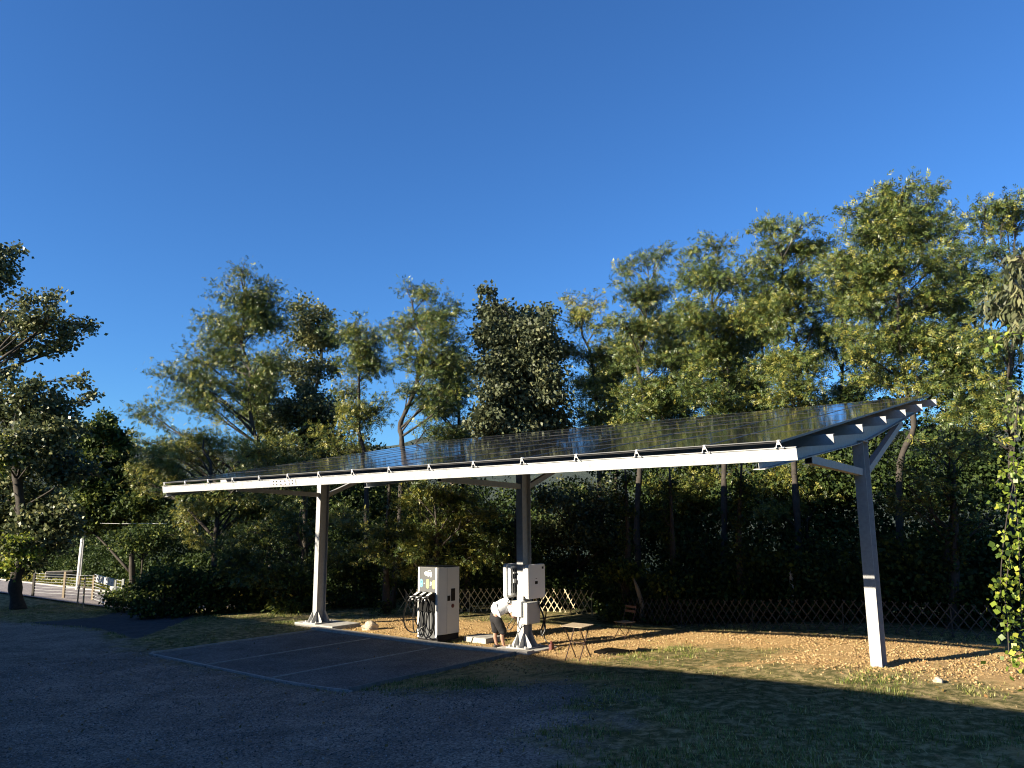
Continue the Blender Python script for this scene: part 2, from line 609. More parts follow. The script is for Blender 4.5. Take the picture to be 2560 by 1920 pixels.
tag(gnd, 'gravel yard and patchy lawn with bare golden soil around the carport', kind='structure')


def sheet(name, u0, u1, w0, w1, step, dz, mat, label, edge=None):
    uu = np.arange(u0, u1 + 1e-6, step)
    ww = np.linspace(w0, w1, max(2, int((w1 - w0) / step) + 1))
    a, b_ = np.meshgrid(uu, ww, indexing='ij')
    if edge is not None:
        b_ = b_ + edge(a)
    z = ground_uw(a, b_) + dz
    v_ = (P0 * [1, 1, 0])[None, None, :] + a[..., None] * L + b_[..., None] * B + z[..., None] * UP
    i_ = np.arange(a.size).reshape(a.shape)
    q = np.stack([i_[:-1, :-1], i_[1:, :-1], i_[1:, 1:], i_[:-1, 1:]], -1).reshape(-1, 4)
    o = np_mesh(name, v_.reshape(-1, 3), q, mat, smooth=True)
    return tag(o, label, kind='structure')


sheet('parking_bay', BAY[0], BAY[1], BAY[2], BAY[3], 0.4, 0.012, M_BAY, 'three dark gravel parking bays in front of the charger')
sheet('road', -80, -24, 5.9, 9.5, 1.0, -0.03, M_ROAD, 'sunlit grey public road beyond the gate', edge=lambda a: 0.0 * a)

# bay edgings and dividers (kerb at the back, boards at the sides)
def strip(name, pts, wd, h, mat, label, cat, up=0.02):
    mb = MB()
    for (u0, w0), (u1, w1) in zip(pts[:-1], pts[1:]):
        n = max(1, int(math.hypot(u1 - u0, w1 - w0) / 1.0))
        for k in range(n):
            a0, b0 = u0 + (u1 - u0) * k / n, w0 + (w1 - w0) * k / n
            a1, b1 = u0 + (u1 - u0) * (k + 1) / n, w0 + (w1 - w0) * (k + 1) / n
            A_ = W(a0, b0, float(ground_uw(a0, b0)) + up)
            B_ = W(a1, b1, float(ground_uw(a1, b1)) + up)
            e = B_ - A_
            ln = np.linalg.norm(e)
            e = e / ln
            sd = np.cross(UP, e)
            sd /= np.linalg.norm(sd)
            c = (A_ + B_) / 2 - UP * h / 2
            mb.box(c, ln - 0.004, wd, h, (e, sd, np.cross(e, sd)))
    return tag(mb.build(name, mat), label, cat)


strip('concrete_kerb', [(-16.4, 4.80), (-8.05, 4.80)], 0.28, 0.2, M_CONC, 'long concrete kerb between the parking bays and the charger', 'kerb', 0.075)
strip('bay_edging', [(-16.06, 4.6), (-16.06, -0.45)], 0.05, 0.12, M_EDGE, 'thin edging board along the far left side of the parking bays', 'edging', 0.055)
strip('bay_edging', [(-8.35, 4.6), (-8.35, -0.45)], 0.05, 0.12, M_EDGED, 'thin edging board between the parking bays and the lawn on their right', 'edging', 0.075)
strip('bay_edging', [(-16.1, -0.45), (-8.3, -0.45)], 0.055, 0.1, M_EDGE, 'front edging board separating the parking bays from the gravel yard', 'edging', 0.026)
for uu, lb in ((-13.5, 'thin divider board between the far left and the middle parking bay'), (-10.95, 'thin divider board between the middle and the right parking bay')):
    strip('bay_divider', [(uu, 4.5), (uu, -0.38)], 0.045, 0.1, M_EDGE, lb, 'divider', 0.03)

# ------------------------------------------------------------------ hills
def hill_ridge():
    n = 240
    azs = np.linspace(math.radians(-75), math.radians(75), n)
    rows = []
    r_ = np.random.default_rng(3)
    ph = r_.random(8) * 6.28
    for j, (dist, k) in enumerate([(260, -0.16), (420, 0.15), (620, 0.45), (820, 0.75), (980, 0.93), (1080, 1.0), (1300, 0.55), (1600, -0.1)]):
        hprof = 104 + 13 * np.sin(azs * 5.0 + 1.0) + 7 * np.sin(azs * 11 + ph[1]) + 3 * np.sin(azs * 31 + ph[2]) + 1.6 * np.sin(azs * 71 + ph[3]) + 30 * sstep((-azs - 0.42) / 0.2)
        hh = hprof * k + 6 * np.sin(azs * 23 + ph[j % 8]) * min(1, abs(k))
        hh = np.where(k > 0, hh, -12)
        rows.append(np.stack([np.sin(azs) * dist, np.cos(azs) * dist, hh], -1))
    v_ = np.array(rows)
    i_ = np.arange(v_.shape[0] * n).reshape(-1, n)
    q = np.stack([i_[:-1, :-1], i_[:-1, 1:], i_[1:, 1:], i_[1:, :-1]], -1).reshape(-1, 4)
    m, t, p = nmat('hill_forest')
    tc = t.nodes.new('ShaderNodeTexCoord')
    nz = node(t, 'ShaderNodeTexNoise', Scale=0.03, Detail=10.0, Roughness=0.75)
    t.links.new(tc.outputs['Object'], nz.inputs['Vector'])
    r1 = ramp(t, [(0.35, (0.016, 0.03, 0.02)), (0.6, (0.045, 0.06, 0.035)), (0.8, (0.10, 0.10, 0.06))], nz.outputs['Fac'])
    t.links.new(r1.outputs[0], p.inputs['Base Color'])
    p.inputs['Roughness'].default_value = 1
    bb = node(t, 'ShaderNodeBump', Strength=1.0, Distance=6.0)
    t.links.new(nz.outputs['Fac'], bb.inputs['Height'])
    t.links.new(bb.outputs[0], p.inputs['Normal'])
    tag(np_mesh('hills', v_.reshape(-1, 3), q, m, smooth=True), 'distant wooded hills behind the trees', kind='structure')


hill_ridge()

# ------------------------------------------------------------------ carport
T_POST = [16.936, 8.674, 0.3825]
E_POST = 5.362
DSL = 10.636
SP = 1.125
ROWS, COLS = 6, 15
RH = DSL / ROWS
base = W(-8.674, E_POST, -0.42)
CP = empty('solar_carport', base, 'long steel carport roofed with dark solar panels on three posts', 'carport')


def S(u, r, n):
    """point on the canopy: u along the front edge, r up the slope, n above the panel plane"""
    return P0 + L3 * u + R * r + N * n


# panels
pm = MB()
hx, hy = (SP - 0.016) / 2, (RH - 0.009) / 2
lip = 0.013
pm.box((0, 0, -0.0175), 2 * (hx - lip), 2 * (hy - lip), 0.027, mi=0)
for sx in (-1, 1):
    pm.box((sx * (hx - lip / 2), 0, -0.0165), lip, 2 * hy, 0.033, mi=1)
for sy in (-1, 1):
    pm.box((0, sy * (hy - lip / 2), -0.017), 2 * hx - 2 * lip, lip, 0.032, mi=2)
panel0 = pm.build('solar_panel', [M_SOLAR, M_ALU, M_LIP])
L3n = L3 / np.linalg.norm(L3)
rot = Matrix(((L3n[0], R[0], N[0]), (L3n[1], R[1], N[1]), (L3n[2], R[2], N[2]))).to_quaternion()
first = True
rp = random.Random(4)
for i in range(COLS):
    for j in range(ROWS):
        o = panel0 if first else panel0.copy()
        if not first:
            COL.objects.link(o)
        first = False
        o.parent = CP
        o.rotation_mode = 'QUATERNION'
        jig = Matrix.Rotation(rp.gauss(0, 0.0016), 3, 'X') @ Matrix.Rotation(rp.gauss(0, 0.0016), 3, 'Y')
        o.rotation_quaternion = rot @ jig.to_quaternion()
        c = S(-SP * (i + 0.5), RH * (j + 0.5), 0)
        o.location = Vector(c) - CP.location

AXS = (L3n, R, N)
U_LEFT = -SP * COLS


def cprof(mb, u0, u1, r, top, h, fl=0.07, th=0.006, mi=0, back=True):
    """C section running along the canopy; web at slope position r, flanges behind it"""
    s_ = 1 if back else -1
    mid = (u0 + u1) / 2
    mb.box(S(mid, r, top - h / 2), u1 - u0, th, h, AXS, mi)
    mb.box(S(mid, r + s_ * (fl / 2 + th / 2), top - th / 2), u1 - u0, fl, th, AXS, mi)
    mb.box(S(mid, r + s_ * (fl / 2 + th / 2), top - h + th / 2), u1 - u0, fl, th, AXS, mi)
    mb.box(S(mid, r + s_ * fl, top - h + 0.018 + th), u1 - u0, th, 0.024, AXS, mi)


# front beam in two lengths with a bolted splice plate
uj = -11.45
for (a, b_) in ((U_LEFT - 0.17, uj - 0.003), (uj + 0.003, 0.177)):
    mb = MB()
    cprof(mb, a, b_, 0.035, -0.100, 0.182, 0.022)
    mb.box(S((a + b_) / 2, 0.028, -0.103), b_ - a, 0.02, 0.012, AXS)
    mb.build('front_beam', M_GALVB, CP)
mb = MB()
mb.box(S(uj - 0.05, 0.026, -0.19), 0.95, 0.008, 0.13, AXS)
for k in (-0.36, -0.24, -0.08, 0.08, 0.24, 0.36):
    for nn in (-0.155, -0.225):
        mb.lathe(S(uj - 0.05 + k, 0.022, nn), [(0.014, 0), (0.014, 0.012)], 6, ax=(L3n, N, -R), mi=1)
mb.build('splice_plate', [M_GALVB, M_DARKP], CP)
for i in range(1, 7):
    mb = MB()
    r_ = 0.053 + 1.7118 * i
    cprof(mb, U_LEFT - 0.17, 0.177, min(r_, DSL - 0.05), -0.100, 0.162, 0.075)
    mb.build('purlin', M_GALV, CP)
MB().box(S((U_LEFT) / 2, -0.004, -0.002), -U_LEFT, 0.020, 0.010, AXS).build('front_trim', simple('grey_trim', (0.16, 0.16, 0.16), 0.5), CP)
# clips along the front edge
cm = MB()
cm.box((0, 0.012, 0.006), 0.034, 0.05, 0.006)
cm.box((0, -0.016, -0.022), 0.034, 0.006, 0.06)
for sx in (-1, 1):
    cm.add([(sx * 0.012, -0.02, -0.02), (sx * 0.02, -0.02, -0.02), (sx * 0.05, -0.012, -0.10), (sx * 0.036, -0.012, -0.10),
            (sx * 0.012, -0.012, -0.02), (sx * 0.02, -0.012, -0.02), (sx * 0.05, -0.004, -0.10), (sx * 0.036, -0.004, -0.10)],
           [(0, 1, 2, 3), (7, 6, 5, 4), (0, 3, 7, 4), (1, 5, 6, 2), (0, 4, 5, 1), (3, 2, 6, 7)])
    cm.box((sx * 0.052, 0.012, -0.098), 0.03, 0.03, 0.012)
clip0 = cm.build('panel_clip', M_CLIP)
for i in range(COLS + 1):
    o = clip0 if i == 0 else clip0.copy()
    if i:
        COL.objects.link(o)
    o.parent = CP
    o.rotation_mode = 'QUATERNION'
    o.rotation_quaternion = rot
    uu = -SP * i + (-0.04 if i == 0 else 0.04 if i == COLS else 0)
    o.location = Vector(S(uu, 0, 0)) - CP.location

CT, ST = math.cos(TILT), math.sin(TILT)
for pi_, tp in enumerate(T_POST):
    u0 = -tp
    gpost = [-0.41, -0.40, -0.03][pi_]
    # rafter, deeper over the post
    mb = MB()
    r0, r1 = 0.06, DSL - 0.1
    rm = E_POST / CT
    topn = -0.262
    prof = [(r0, 0.125), (rm - 0.5, 0.30), (rm + 0.5, 0.30), (r1, 0.125)]
    for (ra, ha), (rb, hb) in zip(prof[:-1], prof[1:]):
        A_, B_ = S(u0, ra, topn), S(u0, rb, topn)
        Ab, Bb_ = S(u0, ra, topn - ha), S(u0, rb, topn - hb)
        x = L3n * 0.004
        mb.add([A_ - x, B_ - x, Bb_ - x, Ab - x, A_ + x, B_ + x, Bb_ + x, Ab + x], [(0, 3, 2, 1), (4, 5, 6, 7), (0, 1, 5, 4), (3, 7, 6, 2), (0, 4, 7, 3), (1, 2, 6, 5)])
        for (q0, q1) in ((A_, B_), (Ab, Bb_)):
            e = q1 - q0
            ln = np.linalg.norm(e)
            e = e / ln
            sd = np.cross(L3n, e)
            mb.box((q0 + q1) / 2, 0.17, ln, 0.012, (L3n, e, sd))
    mb.build('rafter', M_GALV, CP)
    # post: I section, flanges front and back
    ztop = float(S(u0, rm, topn - 0.30)[2]) - 0.006
    po = MB()
    hh = ztop - gpost - 0.03
    zc = (ztop + gpost + 0.03) / 2
    for sgn in (-1, 1):
        po.box(W(u0, E_POST + sgn * 0.165, zc), 0.2, 0.018, hh, LB)
    po.box(W(u0, E_POST, zc), 0.012, 0.312, hh, LB)
    po.box(W(u0, E_POST, ztop - 0.012), 0.24, 0.4, 0.016, LB)
    post = po.build('post', M_GALV, CP)
    bp = MB()
    bp.box(W(u0, E_POST, gpost + 0.015), 0.62, 0.74, 0.03, LB)
    bp.build('base_plate', M_GALV, post)
    if pi_ < 2:
        gs = MB()
        for sw in (-1, 1):
            for su in (-0.085, 0.085):
                gs.prism([(0, 0), (0.17, 0), (0.17, 0.05), (0.0, 0.34)], W(u0 + su - 0.006, E_POST + sw * 0.176, gpost + 0.031), B * sw, UP, L, 0.012)
        for su in (-1, 1):
            for sw in (-0.12, 0.12):
                gs.prism([(0, 0), (0.2, 0), (0.2, 0.05), (0.0, 0.34)], W(u0 + su * 0.1, E_POST + sw - 0.006, gpost + 0.031), L * su, UP, B, 0.012)
        gs.build('base_gusset', M_GALVB, post)
        for su in (-0.25, 0, 0.25):
            for sw in (-0.31, 0.31):
                b1 = MB()
                b1.lathe(W(u0 + su, E_POST + sw, gpost + 0.031), [(0.022, 0), (0.022, 0.02), (0.01, 0.021), (0.01, 0.05)], 6)
                b1.build('anchor_bolt', M_CLIP, post)
    # two braces
    for wa, za, wb, zb in ((E_POST - 0.18, 3.58, 2.17, None), (E_POST + 0.18, 3.58, 8.75, None)):
        ra = wb / CT
        hb = 0.125 + (0.30 - 0.125) * (ra / (rm - .5)) if ra < rm else 0.125 + (0.30 - 0.125) * ((r1 - ra) / (r1 - rm - .5))
        q1 = S(u0, ra, topn - hb - 0.05)
        q0 = W(u0, wa, za)
        e = q1 - q0
        ln = np.linalg.norm(e)
        e = e / ln
        sd = np.cross(L, e)
        mb = MB()
        mb.box((q0 + q1) / 2, 0.12, ln, 0.13, (L, e, sd))
        mb.box(q1 + e * 0.003, 0.10, 0.006, 0.11, (L, e, sd), 1)
        mb.build('brace', [M_GALV, M_DARKP], CP)

# concrete pads of the posts
def pad(name, u, wv, su, sw, z0, z1, label, cat='concrete pad', mat=None):
    mb = MB()
    mb.box(W(u, wv, (z0 + z1) / 2), su, sw, z1 - z0, LB)
    return tag(mb.build(name, mat or M_CONC, loc=W(u, wv, z0), bevel=0.015), label, cat)


pad('concrete_pad', -16.75, 5.55, 1.9, 1.1, -0.75, -0.413, 'concrete pad under the far left carport post')
pad('concrete_pad', -8.67, 5.45, 1.15, 1.0, -0.75, -0.403, 'concrete pad under the middle carport post with the white boxes')
pad('concrete_slab', -10.7, 6.1, 0.8, 0.7, -0.6, -0.385, 'small pale concrete slab lying in the soil right of the charger', 'concrete slab')
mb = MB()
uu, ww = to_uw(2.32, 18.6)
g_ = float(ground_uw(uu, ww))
mb.box(W(uu, ww, g_ + 0.02), 0.75, 0.6, 0.05, LB)  # flat near-black plate on the lawn, a thinner one on top
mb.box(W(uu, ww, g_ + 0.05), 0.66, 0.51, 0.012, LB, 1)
tag(mb.build('dark_plate', [M_PLATE, M_PLATE], loc=W(uu, ww, g_)), 'near-black flat rectangular plate lying on the lawn', 'cover')

# ------------------------------------------------------------------ EV charger
def build_charger():
    u0, w0, z0 = -11.72, 4.98, -0.46
    H, WD, DP = 1.947, 0.86, 0.80
    root = empty('ev_charger', W(u0, w0 + DP / 2, z0), 'tall white electric car charger with grey front panel and black hanging cables', 'charger')
    hw = WD / 2
    outline = [(-hw + 0.05, 0), (hw - 0.05, 0), (hw, 0.30), (hw, DP), (-hw, DP), (-hw, 0.30)]
    pl = [(a * 0.97, b_ * 0.98 + 0.012) for a, b_ in outline]
    MB().prism(pl, W(u0, w0, z0), L, B, UP, 0.16).build('plinth', M_DARKP, root)
    mb = MB()
    mb.prism(outline, W(u0, w0, z0 + 0.161), L, B, UP, H - 0.181)
    body = mb.build('body', M_SHELL, root, bevel=0.012)
    MB().prism([(a * 0.94, 0.03 + b_ * 0.93) for a, b_ in outline], W(u0, w0, z0 + H - 0.0195), L, B, UP, 0.022).build('top_cover', M_BLACK, root)

    def front(u, z, wd, h, d, mi=0, mb=None, off=0.0):
        mb = mb or MB()
        mb.box(W(u0 + u, w0 - off - d / 2, z0 + z), wd, d, h, LB, mi)
        return mb
    front(0, 0.985, 0.60, 1.88, 0.008).build('front_panel', M_GREYP, root)
    for s_ in (-1, 1):
        front(s_ * 0.335, 1.0, 0.062, 1.86, 0.022).build('side_strip', M_WHITE, root, bevel=0.005)

    def pill(u, z, wd, h, mat, name):
        pts = []
        for k in range(17):
            a = math.pi * k / 16
            pts.append((u + math.cos(a) * wd / 2, z + h / 2 - wd / 2 + math.sin(a) * wd / 2))
        for k in range(17):
            a = math.pi + math.pi * k / 16
            pts.append((u + math.cos(a) * wd / 2, z - h / 2 + wd / 2 + math.sin(a) * wd / 2))
        return MB().prism(pts, W(u0, w0 - 0.0085, z0), L, UP, -B, 0.004).build(name, mat, root)
    b_ = pill(-0.245, 1.50, 0.095, 0.22, M_BLUE, 'blue_sticker')
    mk = MB()
    for (a, c, ww_, hh_) in ((-0.012, 1.54, 0.014, 0.03), (0.012, 1.54, 0.014, 0.03), (0, 1.515, 0.05, 0.008), (0.0, 1.43, 0.022, 0.022)):
        mk.box(W(u0 - 0.245 + a, w0 - 0.0135, z0 + c), ww_, 0.002, hh_, LB)
    mk.build('sticker_marks', M_DARKP, b_)
    pill(-0.005, 1.49, 0.11, 0.245, M_YELLOW, 'yellow_sticker')
    pill(0.235, 1.48, 0.10, 0.24, M_YELLOW, 'yellow_sticker')
    mk = MB()
    mk.box(W(u0 - 0.13, w0 - 0.010, z0 + 1.50), 0.045, 0.003, 0.012, LB)
    for (a, c, ww_, hh_) in ((0.0, 0.045, 0.04, 0.014), (0.025, 0.025, 0.014, 0.03), (-0.02, 0.02, 0.018, 0.014), (0.0, 0.0, 0.045, 0.014), (0.028, -0.02, 0.014, 0.03), (-0.01, -0.035, 0.05, 0.016)):
        mk.box(W(u0 + 0.115 + a, w0 - 0.010, z0 + 1.495 + c), ww_, 0.003, hh_, LB)
    mk.build('front_marks', M_WHITE, root)
    # car symbol with a plug
    ic = MB()
    o_ = W(u0 + 0.045, w0 - 0.0085, z0 + 1.765)
    car = [(-0.07, -0.06), (-0.045, -0.06), (-0.04, -0.09), (0.0, -0.09), (0.005, -0.06), (0.045, -0.06), (0.05, -0.095), (0.095, -0.095), (0.10, -0.05), (0.115, -0.03), (0.11, 0.02), (0.09, 0.035), (0.07, 0.085), (-0.035, 0.085), (-0.05, 0.04), (-0.07, 0.03)]
    ic.prism(car, o_, L, UP, -B, 0.004)
    ic.prism([(-0.16, -0.015), (-0.07, -0.015), (-0.07, 0.01), (-0.16, 0.01)], o_, L, UP, -B, 0.0035)
    ic.prism([(-0.125, -0.06), (-0.095, -0.06), (-0.095, 0.06), (-0.125, 0.06)], o_, L, UP, -B, 0.0045)
    ic.prism([(-0.155, -0.035), (-0.125, -0.04), (-0.125, 0.04), (-0.155, 0.035), (-0.175, 0.01), (-0.175, -0.01)], o_, L, UP, -B, 0.0042)
    sym = ic.build('car_symbol', M_WHITE, root)
    MB().prism([(-0.03, 0.04), (0.085, 0.04), (0.065, 0.07), (-0.02, 0.07)], o_ - B * 0.0043, L, UP, -B, 0.003).build('window_cutout', M_GREYP, sym)
    # connector block
    front(0.0, 0.99, 0.62, 0.50, 0.05, off=0.0085).build('connector_block', M_BLACK, root, bevel=0.01)
    cable_m = M_RUBBER
    cabs = {
        0: [(-0.30, 0.30, 1.12), (-0.42, 0.34, 1.05), (-0.55, 0.33, 0.80), (-0.62, 0.30, 0.52), (-0.55, 0.26, 0.30), (-0.40, 0.2, 0.21), (-0.2, 0.14, 0.24), (-0.08, 0.08, 0.45), (-0.06, 0.06, 0.78)],
        1: [(-0.04, 0.30, 1.10), (-0.10, 0.34, 0.98), (-0.16, 0.33, 0.70), (-0.14, 0.28, 0.46), (-0.02, 0.24, 0.36), (0.12, 0.2, 0.44), (0.16, 0.16, 0.7), (0.12, 0.10, 0.80), (0.1, 0.06, 0.78)],
        2: [(0.20, 0.30, 1.10), (0.34, 0.32, 1.12), (0.46, 0.31, 0.92), (0.52, 0.28, 0.65), (0.46, 0.24, 0.36), (0.30, 0.19, 0.17), (0.05, 0.14, 0.12), (-0.12, 0.09, 0.30), (-0.15, 0.06, 0.78)],
    }
    extra = [[(-0.34, 0.16, 0.95), (-0.36, 0.2, 0.6), (-0.33, 0.2, 0.3), (-0.26, 0.18, 0.22), (-0.2, 0.12, 0.5), (-0.2, 0.06, 0.78)],
             [(-0.15, 0.12, 0.8), (-0.2, 0.14, 0.35), (-0.1, 0.14, 0.10), (0.02, 0.12, 0.3), (0.02, 0.06, 0.78)],
             [(0.16, 0.10, 0.8), (0.2, 0.13, 0.4), (0.24, 0.12, 0.2), (0.27, 0.1, 0.4), (0.22, 0.06, 0.78)]]

    def bez(pts, n=8):
        pts = [np.array(q, float) for q in pts]
        pts = [2 * pts[0] - pts[1]] + pts + [2 * pts[-1] - pts[-2]]
        out = []
        for i in range(1, len(pts) - 2):
            for k in range(n):
                t_ = k / n
                a, b1, c, d = pts[i - 1:i + 3]
                out.append(0.5 * ((2 * b1) + (-a + c) * t_ + (2 * a - 5 * b1 + 4 * c - d) * t_ ** 2 + (-a + 3 * b1 - 3 * c + d) * t_ ** 3))
        out.append(pts[-2])
        return out
    for k, uc in enumerate((-0.235, 0.0, 0.245)):
        hd = empty('plug_holster', W(u0 + uc, w0 - 0.06, z0 + 1.2), None, None)
        # a holster is a mesh part: sloping black hood
        bpy.data.objects.remove(hd)
        mb = MB()
        mb.prism([(0.06, 1.06), (0.30, 1.10), (0.30, 1.19), (0.06, 1.29)], W(u0 + uc - 0.075, w0, z0), -B, UP, L, 0.15)
        hol = mb.build('plug_holster', M_BLACK, root, bevel=0.012)
        mb = MB()
        mb.add([W(u0 + uc - 0.045 + (0.09 if i in (1, 2) else 0), w0 - (0.115 if i < 2 else 0.27), z0 + (1.2725 if i < 2 else 1.208)) for i in range(4)], [(0, 1, 2, 3)])
        n_ = np.array([0, 0, 0.004])
        q = [np.array(x) for x in mb.v]
        mb2 = MB().add([x for x in q] + [x + n_ for x in q], [(3, 2, 1, 0), (4, 5, 6, 7), (0, 1, 5, 4), (1, 2, 6, 5), (2, 3, 7, 6), (3, 0, 4, 7)])
        mb2.build('white_label', M_WHITE, hol)
        mb = MB()
        A_ = W(u0 + uc - 0.01, w0 - 0.28, z0 + 1.13)
        B2 = W(u0 + uc - 0.05, w0 - 0.42, z0 + 1.10)
        mb.tube([A_, (A_ + B2) / 2, B2], [0.045, 0.05, 0.035], 10)
        mb.tube([B2, B2 - UP * 0.07 + B * 0.02, B2 - UP * 0.17 + B * 0.04], [0.034, 0.026, 0.02], 8)
        pg = mb.build('plug', M_BLACK, root, smooth=True)
        MB().box((A_ + B2) / 2 + UP * 0.046, 0.07, 0.09, 0.025, LB).build('plug_top', M_WHITE, pg, bevel=0.008)
        MB().box(A_ - B * 0.08 - UP * 0.03 + L * 0.0, 0.085, 0.05, 0.04, LB).build('plug_collar', M_WHITE, pg, bevel=0.01)
        pts = [W(u0 + a, w0 - b1, z0 + c) for a, b1, c in bez(cabs[k])]
        MB().tube(pts, 0.018, 8).build('cable', cable_m, root, smooth=True)
    for ex in extra:
        MB().tube([W(u0 + a, w0 - b1, z0 + c) for a, b1, c in bez(ex)], 0.016, 8).build('cable', cable_m, root, smooth=True)
    # right side fittings (on the +L face, behind the fold)
    def side(b0, b1, za, zb, mat, name, d=0.012):
        MB().box(W(u0 + hw + d / 2 + 0.0005, w0 + (b0 + b1) / 2, z0 + (za + zb) / 2), d, b1 - b0, zb - za, LB).build(name, mat, root, bevel=0.004)
    side(0.46, 0.62, 1.02, 1.35, M_BLACK, 'screen')
    side(0.32, 0.43, 1.03, 1.17, M_BLACK, 'card_reader')
    MB().lathe(W(u0 + hw, w0 + 0.53, z0 + 0.89), [(0.055, 0), (0.055, 0.012), (0.035, 0.014), (0.03, 0.03)], 16, ax=(B, UP, L)).build('stop_button', M_RED, root, smooth=False)
    MB().box(W(u0 + hw + 0.0012, w0 + 0.305, z0 + 1.05), 0.003, 0.006, 1.72, LB).build('door_seam', M_GREYP, root)
    return root


build_charger()

# ------------------------------------------------------------------ boxes and cables on the middle post
def rbox(mb, c, sx, sy, sz, ax, rad=0.05, mi=0):
    """box with rounded corners in the ax[1]-ax[2] plane, thickness sx along ax[0]"""
    pts = []
    for (cx_, cy_, a0) in ((1, 1, 0), (-1, 1, 90), (-1, -1, 180), (1, -1, 270)):
        for k in range(5):
            a = math.radians(a0 + k * 22.5)
            pts.append((cx_ * (sy / 2 - rad) + math.cos(a) * rad, cy_ * (sz / 2 - rad) + math.sin(a) * rad))
    mb.prism(pts, np.asarray(c) - ax[0] * sx / 2, ax[1], ax[2], ax[0], sx, mi)


def inverter(u, wv, z, sgn, label):
    c = W(u, wv, z)
    root = empty('solar_inverter', c - UP * 0.42, label, 'inverter', 'white solar inverters on the middle post')
    mb = MB()
    rbox(mb, c, 0.10, 0.70, 0.83, LB, 0.06)
    mb.build('front_cover', M_WHITE, root, bevel=0.008)
    mb = MB()
    rbox(mb, c - L * sgn * 0.10, 0.096, 0.60, 0.72, LB, 0.03)
    for k in range(9):
        mb.box(c - L * sgn * 0.165 + B * (-0.26 + 0.065 * k), 0.035, 0.008, 0.6, LB, 1)
    mb.build('heat_sink', [M_WHITE, M_GREYP], root)
    mb = MB()
    mb.box(c - L * sgn * 0.20, 0.03, 0.5, 0.10, LB)
    mb.box(c - L * sgn * 0.20 + UP * 0.2, 0.03, 0.5, 0.04, LB)
    mb.build('bracket', M_GALV, root)
    if sgn > 0:
        MB().box(c + L * 0.0525 + B * -0.02 + UP * -0.03, 0.004, 0.11, 0.07, LB).build('display', M_DARKP, root)
        MB().box(c + L * 0.0525 + B * 0.25 + UP * 0.32, 0.004, 0.07, 0.055, LB).build('badge', M_DARKP, root)
        MB().box(c + L * 0.0525 + B * -0.02 + UP * 0.07, 0.004, 0.05, 0.014, LB).build('badge', M_GREYP, root)
    return root


inverter(-8.30, 5.33, 1.22, 1, 'white rounded solar inverter on the right side of the middle post')
inverter(-9.0, 5.33, 1.22, -1, 'white solar inverter seen edge-on at the left side of the middle post')
r_ = empty('switch_box', W(-8.63, 5.02, 0.36), 'small white electrical box on the front of the middle post above the bending person', 'electrical box')
MB().box(W(-8.63, 5.075, 0.56), 0.29, 0.2, 0.37, LB).build('housing', M_WHITE, r_, bevel=0.012)
MB().box(W(-8.63, 4.971, 0.56), 0.25, 0.008, 0.33, LB).build('lid', M_WHITE, r_, bevel=0.004)
MB().box(W(-8.63, 4.965, 0.58), 0.04, 0.004, 0.02, LB).build('badge', M_DARKP, r_)
r_ = empty('switch_box', W(-8.46, 5.35, 0.2), 'larger grey electrical box on the right side of the middle post under the inverter', 'electrical box')
MB().box(W(-8.455, 5.32, 0.45), 0.21, 0.55, 0.52, LB).build('housing', simple('grey_box', (0.42, 0.42, 0.40), 0.5), r_, bevel=0.015)
MB().box(W(-8.345, 5.32, 0.45), 0.008, 0.50, 0.47, LB).build('lid', MATS['grey_box'], r_, bevel=0.005)


def spline(pts, n=8):
    pts = [np.array(q, float) for q in pts]
    pts = [2 * pts[0] - pts[1]] + pts + [2 * pts[-1] - pts[-2]]
    out = []
    for i in range(1, len(pts) - 2):
        for k in range(n):
            t_ = k / n
            a, b1, c, d = pts[i - 1:i + 3]
            out.append(0.5 * ((2 * b1) + (-a + c) * t_ + (2 * a - 5 * b1 + 4 * c - d) * t_ ** 2 + (-a + 3 * b1 - 3 * c + d) * t_ ** 3))
    out.append(pts[-2])
    return out


def cable(pts, rad, label):
    mb = MB()
    mb.tube(spline([W(*q) for q in pts]), rad, 7)
    tag(mb.build('cable', M_RUBBER, smooth=True, loc=W(*pts[0])), label, 'cable')


cable([(-8.34, 5.45, 0.80), (-8.30, 5.5, 0.6), (-8.22, 5.56, 0.3), (-8.25, 5.5, 0.02), (-8.2, 5.45, -0.1), (-8.14, 5.5, 0.05), (-8.22, 5.58, 0.25)], 0.022, 'thick black cable looping below the right inverter')
cable([(-8.35, 5.62, 0.82), (-8.25, 5.7, 0.5), (-8.3, 5.68, 0.1), (-8.3, 5.7, -0.2), (-8.1, 5.65, -0.33), (-7.98, 5.55, -0.36)], 0.016, 'black cable running from the right inverter down to the soil')
cable([(-8.74, 5.05, 0.37), (-8.86, 5.0, 0.2), (-8.92, 4.98, 0.08), (-8.82, 4.98, 0.05), (-8.72, 5.0, 0.2), (-8.64, 5.02, 0.36)], 0.010, 'thin cable loop hanging left under the small white box')
cable([(-8.58, 5.05, 0.37), (-8.57, 4.98, 0.18), (-8.52, 4.98, 0.1), (-8.5, 5.02, 0.12), (-8.44, 5.1, 0.19)], 0.010, 'thin cable sagging between the white box and the grey box')
cable([(-9.0, 5.2, 0.80), (-9.0, 5.1, 0.68), (-8.92, 5.08, 0.66), (-8.86, 5.1, 0.75)], 0.012, 'short cable loop below the left inverter')
mb = MB()
g_ = float(ground_uw(-7.95, 5.5))
mb.box(W(-7.95, 5.5, g_ + 0.08), 0.09, 0.12, 0.13, LB)
mb.lathe(W(-7.95, 5.5, g_ + 0.145), [(0.03, 0), (0.03, 0.06), (0.02, 0.07)], 10)
